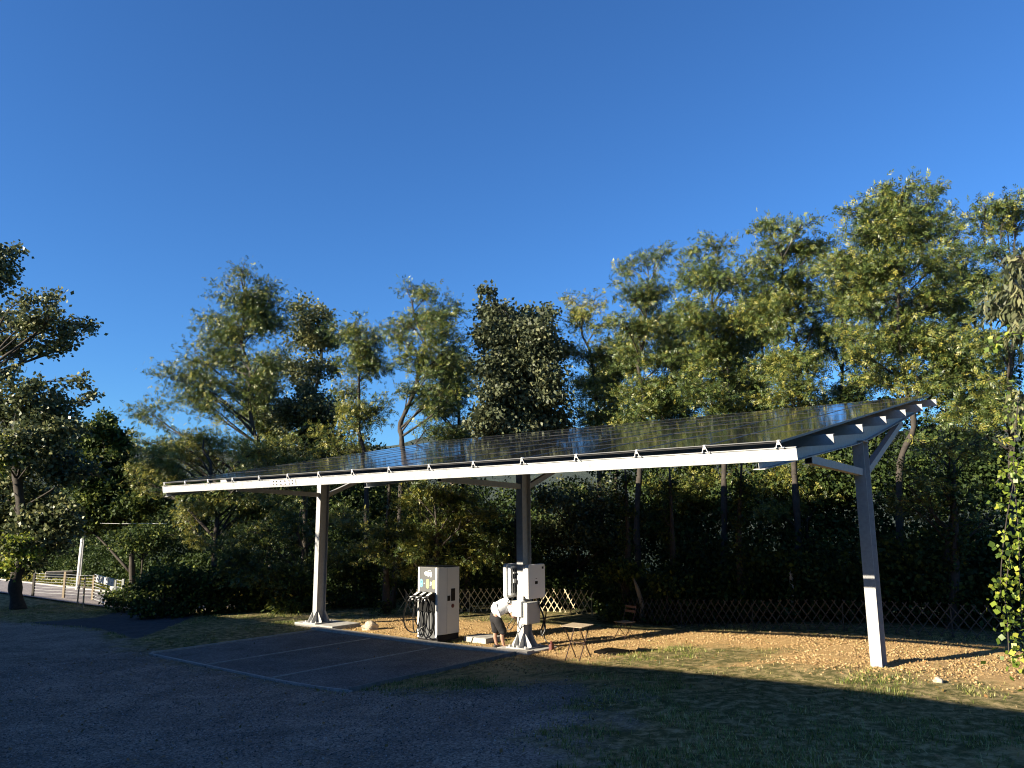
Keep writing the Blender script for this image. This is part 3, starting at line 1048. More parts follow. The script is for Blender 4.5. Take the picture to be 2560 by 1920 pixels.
tag(mb.build('socket_plug', simple('red_plastic', (0.10, 0.02, 0.015), 0.5), loc=W(-7.95, 5.5, g_), bevel=0.01), 'dark red plug standing in the soil by the middle post', 'plug')

# ------------------------------------------------------------------ person
def skin_obj(name, verts, edges, radii, mat, parent, sub=2, rootv=0):
    me = bpy.data.meshes.new(name)
    bm = bmesh.new()
    lay = bm.verts.layers.skin.verify()
    off = wloc(parent) if parent else Vector((0, 0, 0))
    vs = []
    for i, (v_, r_) in enumerate(zip(verts, radii)):
        q = bm.verts.new(Vector(v_) - off)
        rr = r_ if isinstance(r_, tuple) else (r_, r_)
        q[lay].radius = rr
        q[lay].use_root = (i == rootv)
        vs.append(q)
    for a, b_ in edges:
        bm.edges.new((vs[a], vs[b_]))
    bm.to_mesh(me)
    bm.free()
    me.materials.append(mat)
    o = bpy.data.objects.new(name, me)
    COL.objects.link(o)
    o.parent = parent
    sk = o.modifiers.new('skin', 'SKIN')
    sk.use_smooth_shade = True
    sk.use_x_symmetry = False
    ss = o.modifiers.new('sub', 'SUBSURF')
    ss.levels = sub
    ss.render_levels = sub
    return o


def build_person():
    gx, gy = -0.345, 20.44
    g0 = gz(gx, gy)
    root = empty('person', (gx, gy, g0), 'person in white tee shirt and dark knee-length shorts bending over behind the middle post', 'person')
    # local frame: fx = facing direction (towards the post, picture right), sx = their left side (away from the camera)
    fx = np.array([0.985, 0.17, 0])
    sx = np.array([-0.17, 0.985, 0])
    O = np.array([gx, gy, g0])

    def p_(f, s_, z):
        return tuple(O + fx * f + sx * s_ + UP * z)
    V_, E_, R_ = [], [], []

    def vtx(f, s_, z, r_):
        V_.append(p_(f, s_, z))
        R_.append(r_)
        return len(V_) - 1

    def chain(ids):
        for a, b_ in zip(ids[:-1], ids[1:]):
            E_.append((a, b_))
    pel = vtx(-0.15, 0, 0.91, (0.125, 0.105))
    waist = vtx(-0.03, 0, 1.01, (0.12, 0.10))
    chest = vtx(0.11, 0, 1.09, (0.14, 0.115))
    upch = vtx(0.21, 0, 1.14, (0.13, 0.10))
    neck = vtx(0.32, 0, 1.12, (0.056, 0.056))
    hb = vtx(0.40, 0, 1.06, (0.07, 0.08))
    head = vtx(0.46, 0, 0.98, (0.085, 0.098))
    jaw = vtx(0.48, 0, 0.89, (0.055, 0.06))
    chain([pel, waist, chest, upch, neck, hb, head, jaw])
    nose = vtx(0.545, 0, 0.935, 0.018)
    E_.append((head, nose))
    for s_ in (-1, 1):
        ear = vtx(0.435, s_ * 0.093, 0.98, 0.018)
        E_.append((head, ear))
        dx = 0.07 if s_ < 0 else -0.08
        hip = vtx(-0.15, s_ * 0.09, 0.84, (0.085, 0.09))
        knee = vtx(-0.02 + dx, s_ * 0.10, 0.47, 0.058)
        calf = vtx(-0.05 + dx, s_ * 0.105, 0.32, 0.056)
        ank = vtx(0.0 + dx, s_ * 0.105, 0.09, 0.040)
        toe = vtx(0.10 + dx, s_ * 0.12, 0.05, 0.030)
        chain([pel, hip, knee, calf, ank, toe])
        sh = vtx(0.22, s_ * 0.17, 1.10, 0.055)
        elb = vtx(0.28, s_ * 0.23, 0.83, 0.045)
        wr = vtx(0.46, s_ * 0.13, 0.70, 0.032)
        palm = vtx(0.52, s_ * 0.10, 0.665, (0.040, 0.022))
        chain([upch, sh, elb, wr, palm])
        for k in range(4):
            b1 = vtx(0.56 + 0.004 * k, s_ * (0.075 + 0.02 * k), 0.65, 0.0095)
            b2 = vtx(0.595 - 0.004 * abs(k - 1), s_ * (0.07 + 0.02 * k), 0.635, 0.009)
            b3 = vtx(0.61 - 0.005 * abs(k - 1), s_ * (0.065 + 0.02 * k), 0.61, 0.008)
            chain([palm, b1, b2, b3])
        t1 = vtx(0.53, s_ * 0.055, 0.675, 0.011)
        t2 = vtx(0.565, s_ * 0.045, 0.67, 0.009)
        chain([palm, t1, t2])
    skin_obj('body', V_, E_, R_, M_SKIN, root, 2, 0)
    # tee shirt
    V_, E_, R_ = [], [], []
    a0 = vtx(-0.24, 0, 0.92, (0.17, 0.16))
    a1 = vtx(-0.08, 0, 0.965, (0.20, 0.185))
    a2 = vtx(0.07, 0, 1.03, (0.21, 0.20))
    a3 = vtx(0.20, 0, 1.10, (0.20, 0.17))
    a4 = vtx(0.30, 0, 1.12, (0.10, 0.10))
    chain([a0, a1, a2, a3, a4])
    for s_ in (-1, 1):
        b1 = vtx(0.22, s_ * 0.175, 1.09, 0.085)
        b2 = vtx(0.25, s_ * 0.215, 0.96, 0.080)
        b3 = vtx(0.265, s_ * 0.225, 0.90, 0.078)
        chain([a3, b1, b2, b3])
    tee = skin_obj('tee_shirt', V_, E_, R_, M_TEE, root, 2, 2)
    tx = bpy.data.textures.new('folds', 'CLOUDS')
    tx.noise_scale = 0.12
    dm = tee.modifiers.new('folds', 'DISPLACE')
    dm.texture = tx
    dm.strength = 0.045
    # shorts
    V_, E_, R_ = [], [], []
    c0 = vtx(-0.12, 0, 0.95, (0.175, 0.16))
    c1 = vtx(-0.15, 0, 0.83, (0.19, 0.175))
    chain([c0, c1])
    for s_ in (-1, 1):
        dx = 0.07 if s_ < 0 else -0.08
        d1 = vtx(-0.13 + dx * .3, s_ * 0.095, 0.74, 0.128)
        d2 = vtx(-0.06 + dx * .7, s_ * 0.105, 0.58, 0.118)
        d3 = vtx(-0.02 + dx, s_ * 0.107, 0.44, 0.108)
        d4 = vtx(-0.03 + dx, s_ * 0.108, 0.36, 0.095)
        chain([c1, d1, d2, d3, d4])
    sh = skin_obj('shorts', V_, E_, R_, M_SHORTS, root, 2, 1)
    dm = sh.modifiers.new('folds', 'DISPLACE')
    dm.texture = tx
    dm.strength = 0.04
    # shoes
    for s_ in (-1, 1):
        dx = 0.07 if s_ < 0 else -0.08
        bm = bmesh.new()
        secs = [(-0.085, 0.030, 0.075), (-0.06, 0.042, 0.115), (-0.01, 0.045, 0.12), (0.05, 0.046, 0.095), (0.11, 0.050, 0.07), (0.17, 0.047, 0.058), (0.205, 0.026, 0.04)]
        rings = []
        for f_, hw_, ht in secs:
            ring = []
            for k in range(9):
                a = math.pi * k / 8
                yy = math.cos(a) * hw_
                zz = 0.025 + (math.sin(a) ** 0.7) * (ht - 0.025)
                q = O + fx * (f_ + dx) + sx * (s_ * (0.107 + 0.05 * max(0, f_)) + yy) + UP * zz
                ring.append(bm.verts.new(Vector(q) - wloc(root)))
            rings.append(ring)
        for r1_, r2_ in zip(rings[:-1], rings[1:]):
            for k in range(8):
                bm.faces.new((r1_[k], r2_[k], r2_[k + 1], r1_[k + 1]))
            bm.faces.new((r1_[0], r1_[8], r2_[8], r2_[0]))
        bm.faces.new(rings[0])
        bm.faces.new(rings[-1][::-1])
        me = bpy.data.meshes.new('shoe')
        bm.to_mesh(me)
        bm.free()
        me.materials.append(M_SHOE)
        me.polygons.foreach_set('use_smooth', [True] * len(me.polygons))
        shoe = bpy.data.objects.new('shoe', me)
        COL.objects.link(shoe)
        shoe.parent = root
        mb = MB()
        mb.prism([(-0.09, -0.04), (0.0, -0.048), (0.10, -0.055), (0.20, -0.045), (0.225, 0), (0.20, 0.045), (0.10, 0.052), (0, 0.047), (-0.09, 0.04)], np.array(p_(dx, s_ * 0.112, 0.002)), fx, sx, UP, 0.026)
        mb.build('sole', M_SOLE, shoe, bevel=0.005)
    V_, E_, R_ = [], [], []
    h1 = vtx(0.415, 0, 1.055, (0.088, 0.085))
    h2 = vtx(0.465, 0, 1.01, (0.094, 0.098))
    h3 = vtx(0.50, 0, 1.0, (0.075, 0.06))
    chain([h1, h2, h3])
    skin_obj('hair', V_, E_, R_, M_HAIR, root, 2, 0)


build_person()

# ------------------------------------------------------------------ folding table and chair
def build_table():
    c = np.array([1.41, 17.85, 0.0])
    g0 = gz(c[0], c[1])
    a = np.array([0.79, -0.61, 0.0])
    b_ = np.array([0.525, 0.85, 0.0])
    a /= np.linalg.norm(a)
    b_ /= np.linalg.norm(b_)
    root = empty('folding_table', (c[0], c[1], g0), 'small folding garden table with slatted wooden top standing in the sun', 'table')
    H = 0.73
    mb = MB()
    for k in range(7):
        mb.box(c + UP * (g0 + H) + b_ * (-0.27 + 0.09 * k), 0.56, 0.07, 0.014, (a, b_, UP))
    mb.build('table_top', M_WOOD, root)
    mb = MB()
    for s_ in (-1, 1):
        mb.box(c + UP * (g0 + H - 0.02) + a * s_ * 0.22, 0.02, 0.62, 0.022, (a, b_, UP))
    mb.build('top_frame', M_IRON, root)
    for s_ in (-1, 1):
        for d in (-1, 1):
            q = c + a * s_ * (0.20 if d > 0 else 0.185)
            q0 = np.array([*(q + b_ * d * 0.28)[:2], 0])
            q0[2] = gz(q0[0], q0[1])
            mb = MB()
            mb.tube([q0, q + UP * (g0 + 0.36), q - b_ * d * 0.24 + UP * (g0 + H - 0.03)], 0.014, 6)
            mb.build('leg', M_IRON, root)
    mb = MB()
    mb.tube([c + UP * (g0 + 0.36) - a * 0.2, c + UP * (g0 + 0.36) + a * 0.2], 0.007, 6)
    mb.build('cross_bar', M_IRON, root)


def build_chair():
    c = np.array([2.93, 21.2, 0.0])
    g0 = gz(c[0], c[1])
    b_ = np.array([0.62, 0.785, 0.0])       # towards the backrest
    a = np.array([0.785, -0.62, 0.0])
    b_, a = a * 0.3 + b_ * 0.954, a * 0.954 - b_ * 0.3
    root = empty('folding_chair', (c[0], c[1], g0), 'folding garden chair with slatted wooden back standing in the shade behind the table', 'chair')
    mb = MB()
    for k in range(5):
        mb.box(c + UP * (g0 + 0.44) + b_ * (-0.17 + 0.085 * k), 0.40, 0.06, 0.014, (a, b_, UP))
    mb.build('seat', M_WOOD, root)
    mb = MB()
    for z in (0.70, 0.81):
        mb.box(c + UP * (g0 + z) + b_ * (0.21 + 0.03 * (z > .75)), 0.40, 0.014, 0.06, (a, b_, UP))
    mb.build('backrest', simple('red_brown_wood', (0.13, 0.07, 0.05), 0.7, noise=0.2), root)
    for s_ in (-1, 1):
        q = c + a * s_ * 0.19
        mb = MB()
        mb.tube([q + UP * g0 - b_ * 0.22, q + UP * (g0 + 0.44) + b_ * 0.12, q + UP * (g0 + 0.86) + b_ * 0.26], 0.009, 6)
        mb.build('leg', M_IRON, root)
        mb = MB()
        mb.tube([q + a * s_ * -0.015 + UP * g0 + b_ * 0.22, q + a * s_ * -0.015 + UP * (g0 + 0.43) - b_ * 0.18], 0.009, 6)
        mb.build('leg', M_IRON, root)
    mb = MB()
    mb.tube([c - a * 0.19 + UP * (g0 + 0.1) - b_ * 0.15, c + a * 0.19 + UP * (g0 + 0.1) - b_ * 0.15], 0.008, 6)
    mb.build('cross_bar', M_IRON, root)


build_table()
build_chair()

# ------------------------------------------------------------------ lattice fences
def lattice(pts, h, label, mat, seed, cell=0.235, zoff=0.0):
    rr = random.Random(seed)
    pts = [np.array([*q, 0.0]) for q in pts]
    seg = [np.linalg.norm(b_ - a) for a, b_ in zip(pts[:-1], pts[1:])]
    tot = sum(seg)

    def along(s_):
        s_ = min(max(s_, 0), tot)
        for a, b_, ln in zip(pts[:-1], pts[1:], seg):
            if s_ <= ln + 1e-9:
                q = a + (b_ - a) * s_ / ln
                return q, (b_ - a) / ln
            s_ -= ln
        return pts[-1], (pts[-1] - pts[-2]) / seg[-1]
    q0, _ = along(0)
    root = empty('lattice_fence', (q0[0], q0[1], gz(q0[0], q0[1])), label, 'fence')
    mb = MB()
    run = cell * 2.35
    n = int((tot - run) / cell)
    for k in range(n):
        for d in (-1, 1):
            s0 = k * cell + rr.uniform(-.012, .012)
            s1 = s0 + run
            if d < 0:
                s0, s1 = s1, s0
            A_, t0 = along(s0)
            B_, t1 = along(s1)
            nn = np.array([-t0[1], t0[0], 0]) * (0.006 * d)
            hh = h * rr.uniform(0.97, 1.03)
            A2 = A_ + UP * (gz(A_[0], A_[1]) + 0.03 + zoff) + nn
            B2 = B_ + UP * (gz(B_[0], B_[1]) + 0.03 + zoff + hh) + nn
            e = B2 - A2
            ln = np.linalg.norm(e)
            e /= ln
            fn = nn / np.linalg.norm(nn)
            sd = np.cross(fn, e)
            mb.box((A2 + B2) / 2, 0.009, 0.024, ln, (fn, sd, e))
    mb.build('lattice', mat, root)
    for s_ in np.arange(0.3, tot, 2.4):
        q, t_ = along(s_)
        nn = np.array([-t_[1], t_[0], 0]) * 0.035
        z = gz(q[0], q[1])
        m2 = MB()
        m2.tube([q + nn + UP * (z - 0.1), q + nn + UP * (z + h - 0.06)], 0.015, 7)
        m2.build('fence_post', mat, root)


lattice([(-4.2, 28.9), (-1.98, 28.4), (0.23, 29.0), (1.64, 28.3), (3.0, 27.1)], 0.80, 'pale wooden lattice fence in the sun behind the middle post', M_LATH, 1)
lattice([(3.5, 25.6), (4.74, 23.4), (6.45, 21.3), (9.21, 18.75), (10.9, 17.7), (13.5, 16.0)], 0.74, 'dark lattice fence in the shade behind the right post', M_LATHD, 2)

# ------------------------------------------------------------------ trees
LEAF = {}


def leaf_protos():
    # compound locust leaf: rachis along x, length 1, drooping; leaflets as rhombs
    vs, qs = [], []
    def rh(c, d, n, ln, wd):
        b_ = len(vs)
        s_ = np.cross(n, d)
        vs.extend([c, c + d * ln * 0.45 + s_ * wd, c + d * ln, c + d * ln * 0.45 - s_ * wd])
        qs.append([b_, b_ + 1, b_ + 2, b_ + 3])
    rl = random.Random(3)
    for x, sgn, ln in ((0.10, 1, 0.42), (0.22, -1, 0.46), (0.42, 1, 0.46), (0.55, -1, 0.44), (0.66, 0, 0.44)):
        d = np.array([0.75 if sgn else 1.0, sgn * 0.62, -0.18 - 0.3 * x])
        d /= np.linalg.norm(d)
        rh(np.array([x, 0, -0.15 * x * x]), d, np.array([rl.uniform(-.5, .5), rl.uniform(-.6, .6), 1.0]) / 1.2, ln, 0.10)
    LEAF['locust'] = (np.array(vs), np.array(qs))
    # single broad leaf: two half blades slightly folded
    v_ = np.array([[0, 0, 0], [0.45, 0.36, 0.07], [1, 0, -0.08], [0.45, -0.36, 0.07]], float)
    LEAF['broad'] = (np.array([v_[0], v_[1], v_[2], v_[3]]), np.array([[0, 1, 2, 3]]))
    # narrow drooping leaf
    v_ = np.array([[0, 0, 0], [0.4, 0.15, 0], [1, 0, -0.3], [0.4, -0.15, 0]], float)
    LEAF['narrow'] = (v_, np.array([[0, 1, 2, 3]]))
    # lobed vine leaf
    ang = [-150, -110, -75, -40, 0, 40, 75, 110, 150]
    rad = [0.45, 0.42, 0.62, 0.5, 0.85, 0.5, 0.62, 0.42, 0.45]
    o_ = np.array([[0, 0, 0]] + [[0.35 + r_ * .6 * math.cos(math.radians(a)), r_ * .75 * math.sin(math.radians(a)), -0.12 * r_] for a, r_ in zip(ang, rad)])
    LEAF['vine'] = (o_, np.array([[0, 1, 2, 3], [0, 3, 4, 5], [0, 5, 6, 7], [0, 7, 8, 9]]))


leaf_protos()


def scatter_leaves(kind, pos, dirs, size, tone, rg, flat=0.35):
    """instances of a leaf proto at pos with x axis along dirs; normals lean upwards by 'flat'"""
    pv, pq = LEAF[kind]
    n = len(pos)
    d = dirs / (np.linalg.norm(dirs, axis=1, keepdims=True) + 1e-9)
    nr = rg.normal(size=(n, 3)) * (1 - flat) + np.array([0, 0, 1.0]) * flat
    y = np.cross(nr, d)
    y /= (np.linalg.norm(y, axis=1, keepdims=True) + 1e-9)
    z = np.cross(d, y)
    v_ = pos[:, None, :] + (pv[None, :, 0:1] * d[:, None, :] + pv[None, :, 1:2] * y[:, None, :] + pv[None, :, 2:3] * z[:, None, :]) * size[:, None, None]
    q = pq[None] + (np.arange(n) * len(pv))[:, None, None]
    return v_.reshape(-1, 3), q.reshape(-1, pq.shape[1]), np.repeat(tone, len(pv))


def tree(name, label, cat, trunk, r0, blobs, kind, mat, dens, lsize, seed, tone=0.40, tvar=0.24, yellow=0.1, group=None, bark=None, twig=0.012, r_tip=0.03, droop=0.3, shell=0.55, shape=None, clump=7, bare=0.0, spread=0.16, tw_k=1.0):
    """trunk: list of world points; blobs: (centre, radius [, squash]) clusters of foliage reached by limbs"""
    rg = np.random.default_rng(seed)
    trunk = [np.asarray(q, float) for q in trunk]
    root = empty(name, trunk[0], label, cat, group)
    tb = MB()
    nt_ = len(trunk)
    tp = spline(trunk, 5) if nt_ > 2 else trunk
    rad = [r0 + (r_tip - r0) * (i / (len(tp) - 1)) ** 0.8 for i in range(len(tp))]
    rad = [q * (1 + 0.13 * math.sin(i * 1.9 + seed)) for i, q in enumerate(rad)]
    rad[0] *= 1.3
    tb.tube(tp, rad, 9)
    tparr = np.array(tp)
    LP, LD, LT, LS = [], [], [], []
    bb = MB()
    for bl in blobs:
        c, r_ = np.asarray(bl[0], float), bl[1]
        ty = bl[2] if len(bl) > 2 else 0.0
        sq = bl[3] if len(bl) > 3 else 0.8
        # limb from trunk point below the blob
        dz = c[2] - tparr[:, 2]
        hd = np.linalg.norm((tparr - c)[:, :2], axis=1)
        cost = np.abs(dz - 0.6 * hd - 0.3) + 0.3 * hd
        k = int(np.argmin(cost))
        st = tparr[k]
        md = (st + c) / 2 + np.array([0, 0, 0.05]) * np.linalg.norm(c - st) + rg.normal(size=3) * 0.08 * np.linalg.norm(c - st)
        limb = spline([st, md, c], 4)
        ln = np.linalg.norm(c - st)
        rl = min(rad[k] * 0.7, 0.018 + 0.012 * ln)
        bb.tube(limb, [rl + (twig - rl) * i / (len(limb) - 1) for i in range(len(limb))], 6)
        nt = max(9, int(17 * (r_ / 1.0) ** 1.3 * tw_k))
        ntips = nt
        for _ in range(ntips):
            dv = rg.normal(size=3)
            dv[2] = dv[2] * 0.8 + 0.15
            dv /= np.linalg.norm(dv)
            rr = r_ * rg.uniform(0.55, 1.12)
            tip = c + dv * rr * np.array([1, 1, sq])
            s0 = limb[rg.integers(len(limb) // 2, len(limb))]
            mid = (s0 + tip) / 2 + rg.normal(size=3) * 0.1 * rr + np.array([0, 0, 0.06 * rr])
            tw = spline([s0, mid, tip], 3)
            bb.tube(tw, [twig * 0.9 + (0.004 - twig * 0.9) * i / (len(tw) - 1) for i in range(len(tw))], 4, caps=False)
            if rg.random() < bare:
                continue
            m = max(3, int(dens * r_ * rg.uniform(0.6, 1.4)))
            tt = rg.uniform(shell * 0.5, 1.0, m)
            arr = np.array([s0, mid, tip])
            pp = (1 - tt)[:, None] ** 2 * arr[0] + 2 * ((1 - tt) * tt)[:, None] * arr[1] + (tt ** 2)[:, None] * arr[2]
            # clumps of leaves round the twig: flat sprays
            pp = pp + rg.normal(size=(m, 3)) * np.array([spread * 1.25, spread * 1.25, spread * (0.55 if kind == 'locust' else 1.0)]) * (0.4 + r_ * 0.6)
            dd = (tip - s0)[None] / (np.linalg.norm(tip - s0) + 1e-6) * 0.7 + rg.normal(size=(m, 3)) * 0.75
            dd[:, 2] -= droop
            LP.append(pp)
            LD.append(dd)
            tv = tone + ty + rg.normal() * 0.08
            LT.append(np.clip(rg.normal(tv, tvar, m) + (rg.random(m) < yellow) * 0.35, 0, 1))
            LS.append(rg.uniform(0.7, 1.25, m) * lsize)
    tk = tb.build('trunk', bark or M_BARK, root, smooth=True)
    if bb.v:
        bb.build('branches', bark or M_BARK, tk, smooth=True)
    if LP:
        v_, q, tn = scatter_leaves(kind, np.concatenate(LP), np.concatenate(LD), np.concatenate(LS), np.concatenate(LT), rg)
        np_mesh('crown', v_, q, mat, root, tone=tn)
    return root


def BL(lst, d, jitter=0.8, seed=0, rs=1.0, fill=0.4):
    """crown clusters given by view position, radius in view pixels and distance"""
    rg = np.random.default_rng(seed + 100)
    out = []
    for it in lst:
        X, Y, r_ = it[:3]
        ty = it[3] if len(it) > 3 else 0.0
        dd = d + rg.uniform(-jitter, jitter)
        out.append((at(X, Y, dd), r_ * pxm(dd) * rs, ty))
    n0 = len(out)
    for i in range(n0):                       # fill the gaps between neighbouring clusters
        for j in range(i + 1, n0):
            a, b_ = out[i], out[j]
            ds = np.linalg.norm((a[0] - b_[0])[[0, 2]])
            if ds < 1.25 * (a[1] + b_[1]) and rg.random() < fill:
                out.append(((a[0] + b_[0]) / 2 + rg.normal(size=3) * 0.25, 0.42 * (a[1] + b_[1]) * rg.uniform(0.8, 1.1), (a[2] + b_[2]) / 2))
    return out


def base_at(X, d, dz=0.0):
    q = at(X, 1300, d)
    return np.array([q[0], q[1], gz(q[0], q[1]) - 0.1 + dz])


def TR(name, label, cat, X0, pts, d, blobs, **kw):
    tr = [base_at(X0, d)] + [at(X, Y, d) for X, Y in pts]
    rj = random.Random(kw.get('seed', 0) * 7 + 1)
    t2 = [tr[0]]
    for q0, q1 in zip(tr[:-1], tr[1:]):
        t2 += [(q0 + q1) / 2 + np.array([rj.uniform(-.22, .22), rj.uniform(-.2, .2), 0]), q1]
    tr = t2
    return tree(name, label, cat, tr, blobs=BL(blobs, d, seed=kw.get('seed', 0), jitter=kw.pop('jit', 1.0), rs=kw.pop('rs', 1.18), fill=kw.pop('fill', 0.4)), **kw)


LOC = dict(kind='locust', mat=M_LOCUST, dens=38, lsize=0.235, r0=0.13)
GL = 'locust trees behind the carport'
TR('locust_tree', 'tall airy locust tree with bare twigs on its left, left of the left post', 'tree', 585, [(575, 1080), (548, 930), (540, 800), (528, 680), (520, 600)], 33,
   [(522, 585, 34), (500, 640, 46), (560, 640, 50), (470, 700, 50), (600, 690, 46), (530, 700, 50), (420, 760, 46), (480, 780, 52), (590, 770, 46), (345, 810, 44), (400, 850, 50), (320, 890, 42), (460, 880, 46), (540, 860, 40), (350, 960, 46, .1), (430, 960, 50, .15), (300, 950, 30)],
   seed=11, group=GL, **{**LOC, 'dens': 27})
TR('locust_tree', 'low yellow-green locust leaning out over the left end of the carport', 'tree', 470, [(470, 1100), (455, 1000), (440, 950)], 31.5,
   [(330, 985, 44, .3), (400, 965, 44, .3), (470, 955, 44, .25), (540, 975, 44, .25), (610, 960, 44, .2), (380, 1040, 46, .1), (300, 1030, 36, .2), (460, 1090, 44, .3), (540, 1070, 40, .15), (400, 1110, 36, .3), (420, 1160, 30, .2), (520, 1140, 40, 0), (600, 1100, 40, 0), (640, 1010, 40, .1)],
   seed=12, group=GL, **LOC)
TR('poplar_tree', 'slender poplar with yellowing tip just right of the tall airy locust', 'tree', 660, [(660, 1000), (680, 850), (692, 720), (695, 680)], 36,
   [(700, 675, 30, .35), (655, 665, 30), (690, 730, 42, .25), (650, 720, 36, .05), (690, 800, 44, .1), (640, 800, 40), (660, 880, 52, -.1), (620, 900, 40, -.1), (700, 890, 50, -.15), (720, 960, 50, -.2), (650, 960, 50, -.1)],
   seed=13, kind='broad', mat=M_BROAD, dens=60, lsize=0.15, r0=0.15, tone=0.5)
TR('locust_tree', 'locust with bright yellow lower branches between the poplar and the dark-trunked locust', 'tree', 800, [(790, 1000), (775, 850), (765, 740)], 32,
   [(740, 715, 34), (785, 710, 36), (830, 730, 34), (760, 770, 44, .05), (810, 790, 40), (750, 840, 38, .15), (770, 905, 44, .3), (820, 880, 38, .1), (760, 960, 40, .25), (700, 950, 40, .2)],
   seed=14, group=GL, **{**LOC, 'dens': 30})
TR('locust_tree', 'locust with dark leaning trunk and flat-topped crown left of the broad grey-green tree', 'tree', 845, [(868, 960), (880, 880), (905, 790), (915, 720), (890, 650)], 30,
   [(882, 622, 26), (925, 640, 40), (965, 665, 36), (895, 690, 44, .1), (945, 720, 50, .05), (985, 740, 34), (850, 715, 32), (860, 770, 30), (900, 760, 34), (960, 790, 42), (880, 850, 34), (940, 860, 40), (990, 830, 34), (925, 920, 34)],
   seed=15, group=GL, **{**LOC, 'dens': 27})
TR('broadleaf_tree', 'dense rounded tree with large grey-green drooping leaves behind the middle post', 'tree', 1130, [(1130, 1000), (1125, 850), (1110, 720)], 30,
   [(1048, 628, 15), (1060, 675, 34), (1105, 680, 34), (1160, 675, 34), (1050, 720, 44), (1110, 730, 50), (1170, 725, 46), (1190, 760, 40), (1060, 790, 50), (1130, 800, 56), (1190, 810, 46), (1060, 860, 50), (1120, 870, 50), (1180, 880, 50), (1050, 920, 40), (1120, 930, 44, .15), (1190, 930, 44)],
   seed=16, kind='broad', mat=M_PALE, dens=84, lsize=0.165, r0=0.2, tone=0.32, tvar=0.2, droop=0.9)
TR('locust_tree', 'sparse locust with reddish bare twigs at its top right of the grey-green tree', 'tree', 1300, [(1295, 1000), (1290, 880), (1275, 760), (1260, 680)], 31,
   [(1240, 650, 30, .2), (1285, 645, 30, .2), (1250, 700, 40, .1), (1300, 700, 34), (1240, 760, 40), (1290, 770, 46), (1270, 830, 46), (1310, 860, 40), (1265, 890, 44), (1290, 930, 44, .1)],
   seed=17, group=GL, **{**LOC, 'dens': 22, 'tone': 0.5})
TR('locust_tree', 'locust with ragged forked top standing right of the sparse reddish one', 'tree', 1390, [(1385, 980), (1390, 850), (1395, 720), (1400, 620)], 28.5,
   [(1350, 580, 28), (1400, 565, 30), (1435, 545, 26), (1360, 640, 44), (1420, 620, 46), (1350, 700, 44), (1410, 700, 50, .05), (1360, 770, 44), (1430, 780, 50), (1400, 850, 60, .15), (1380, 900, 50, .1), (1450, 880, 44)],
   seed=18, group=GL, **LOC)
TR('locust_tree', 'rounded locust in the middle of the right-hand row of trees', 'tree', 1560, [(1565, 1000), (1575, 850), (1560, 720), (1545, 600)], 27,
   [(1500, 545, 30), (1545, 530, 36), (1490, 600, 44), (1550, 600, 52), (1600, 610, 44), (1480, 670, 44), (1540, 680, 52), (1600, 690, 50, .1), (1510, 760, 52), (1580, 770, 56), (1500, 840, 50, -.05), (1570, 860, 56, .1), (1540, 910, 44)],
   seed=19, group=GL, **LOC)
TR('locust_tree', 'twin-topped locust left of the tallest locust in the right-hand row', 'tree', 1720, [(1715, 980), (1725, 850), (1710, 700), (1690, 560)], 25.5,
   [(1660, 490, 34), (1735, 480, 32), (1640, 550, 46), (1700, 540, 46), (1760, 540, 44), (1660, 620, 54), (1730, 620, 54), (1680, 700, 56, .05), (1750, 710, 52), (1660, 780, 56), (1730, 790, 56, .1), (1700, 860, 56, .15), (1760, 870, 44)],
   seed=20, group=GL, **LOC)
TR('locust_tree', 'tallest locust with the highest crown, above the right end of the solar roof', 'tree', 1950, [(1945, 1000), (1960, 850), (1940, 700), (1945, 550)], 23.5,
   [(1900, 425, 34), (1950, 400, 34), (2015, 400, 32), (1850, 450, 32), (1960, 460, 54), (1880, 500, 54), (2040, 480, 44), (1840, 560, 56, .05), (1930, 570, 62), (2030, 560, 60), (1860, 650, 60), (1950, 660, 62), (2050, 650, 60, .05), (1850, 740, 60, .1), (1940, 750, 60), (2040, 740, 60), (1880, 820, 56, .15), (1990, 830, 60, .1), (2080, 790, 50)],
   seed=21, group=GL, **{**LOC, 'dens': 40})
TR('locust_tree', 'locust at the right edge of the picture beyond the drooping-leaved branches', 'tree', 2190, [(2185, 1000), (2180, 800), (2190, 600)], 22,
   [(2130, 465, 34), (2175, 445, 36), (2215, 460, 40), (2150, 540, 30, -.3), (2210, 560, 50), (2130, 620, 40), (2190, 650, 50), (2120, 720, 50, .1), (2190, 760, 56), (2110, 880, 54), (2180, 880, 56), (2060, 900, 44)],
   seed=22, group=GL, **{**LOC, 'dens': 38})
TR('locust_tree', 'low locust filling the gap to the right of the right post', 'tree', 2070, [(2060, 1100), (2050, 1000)], 20.5,
   [(1990, 960, 40, .1), (2050, 960, 46, .1), (2110, 980, 46, .1), (2030, 1040, 46, .3), (1960, 1050, 40), (2090, 1070, 46), (2000, 1110, 44, -.1), (2130, 1120, 40)],
   seed=23, group=GL, **{**LOC, 'dens': 19, 'bare': 0.3})
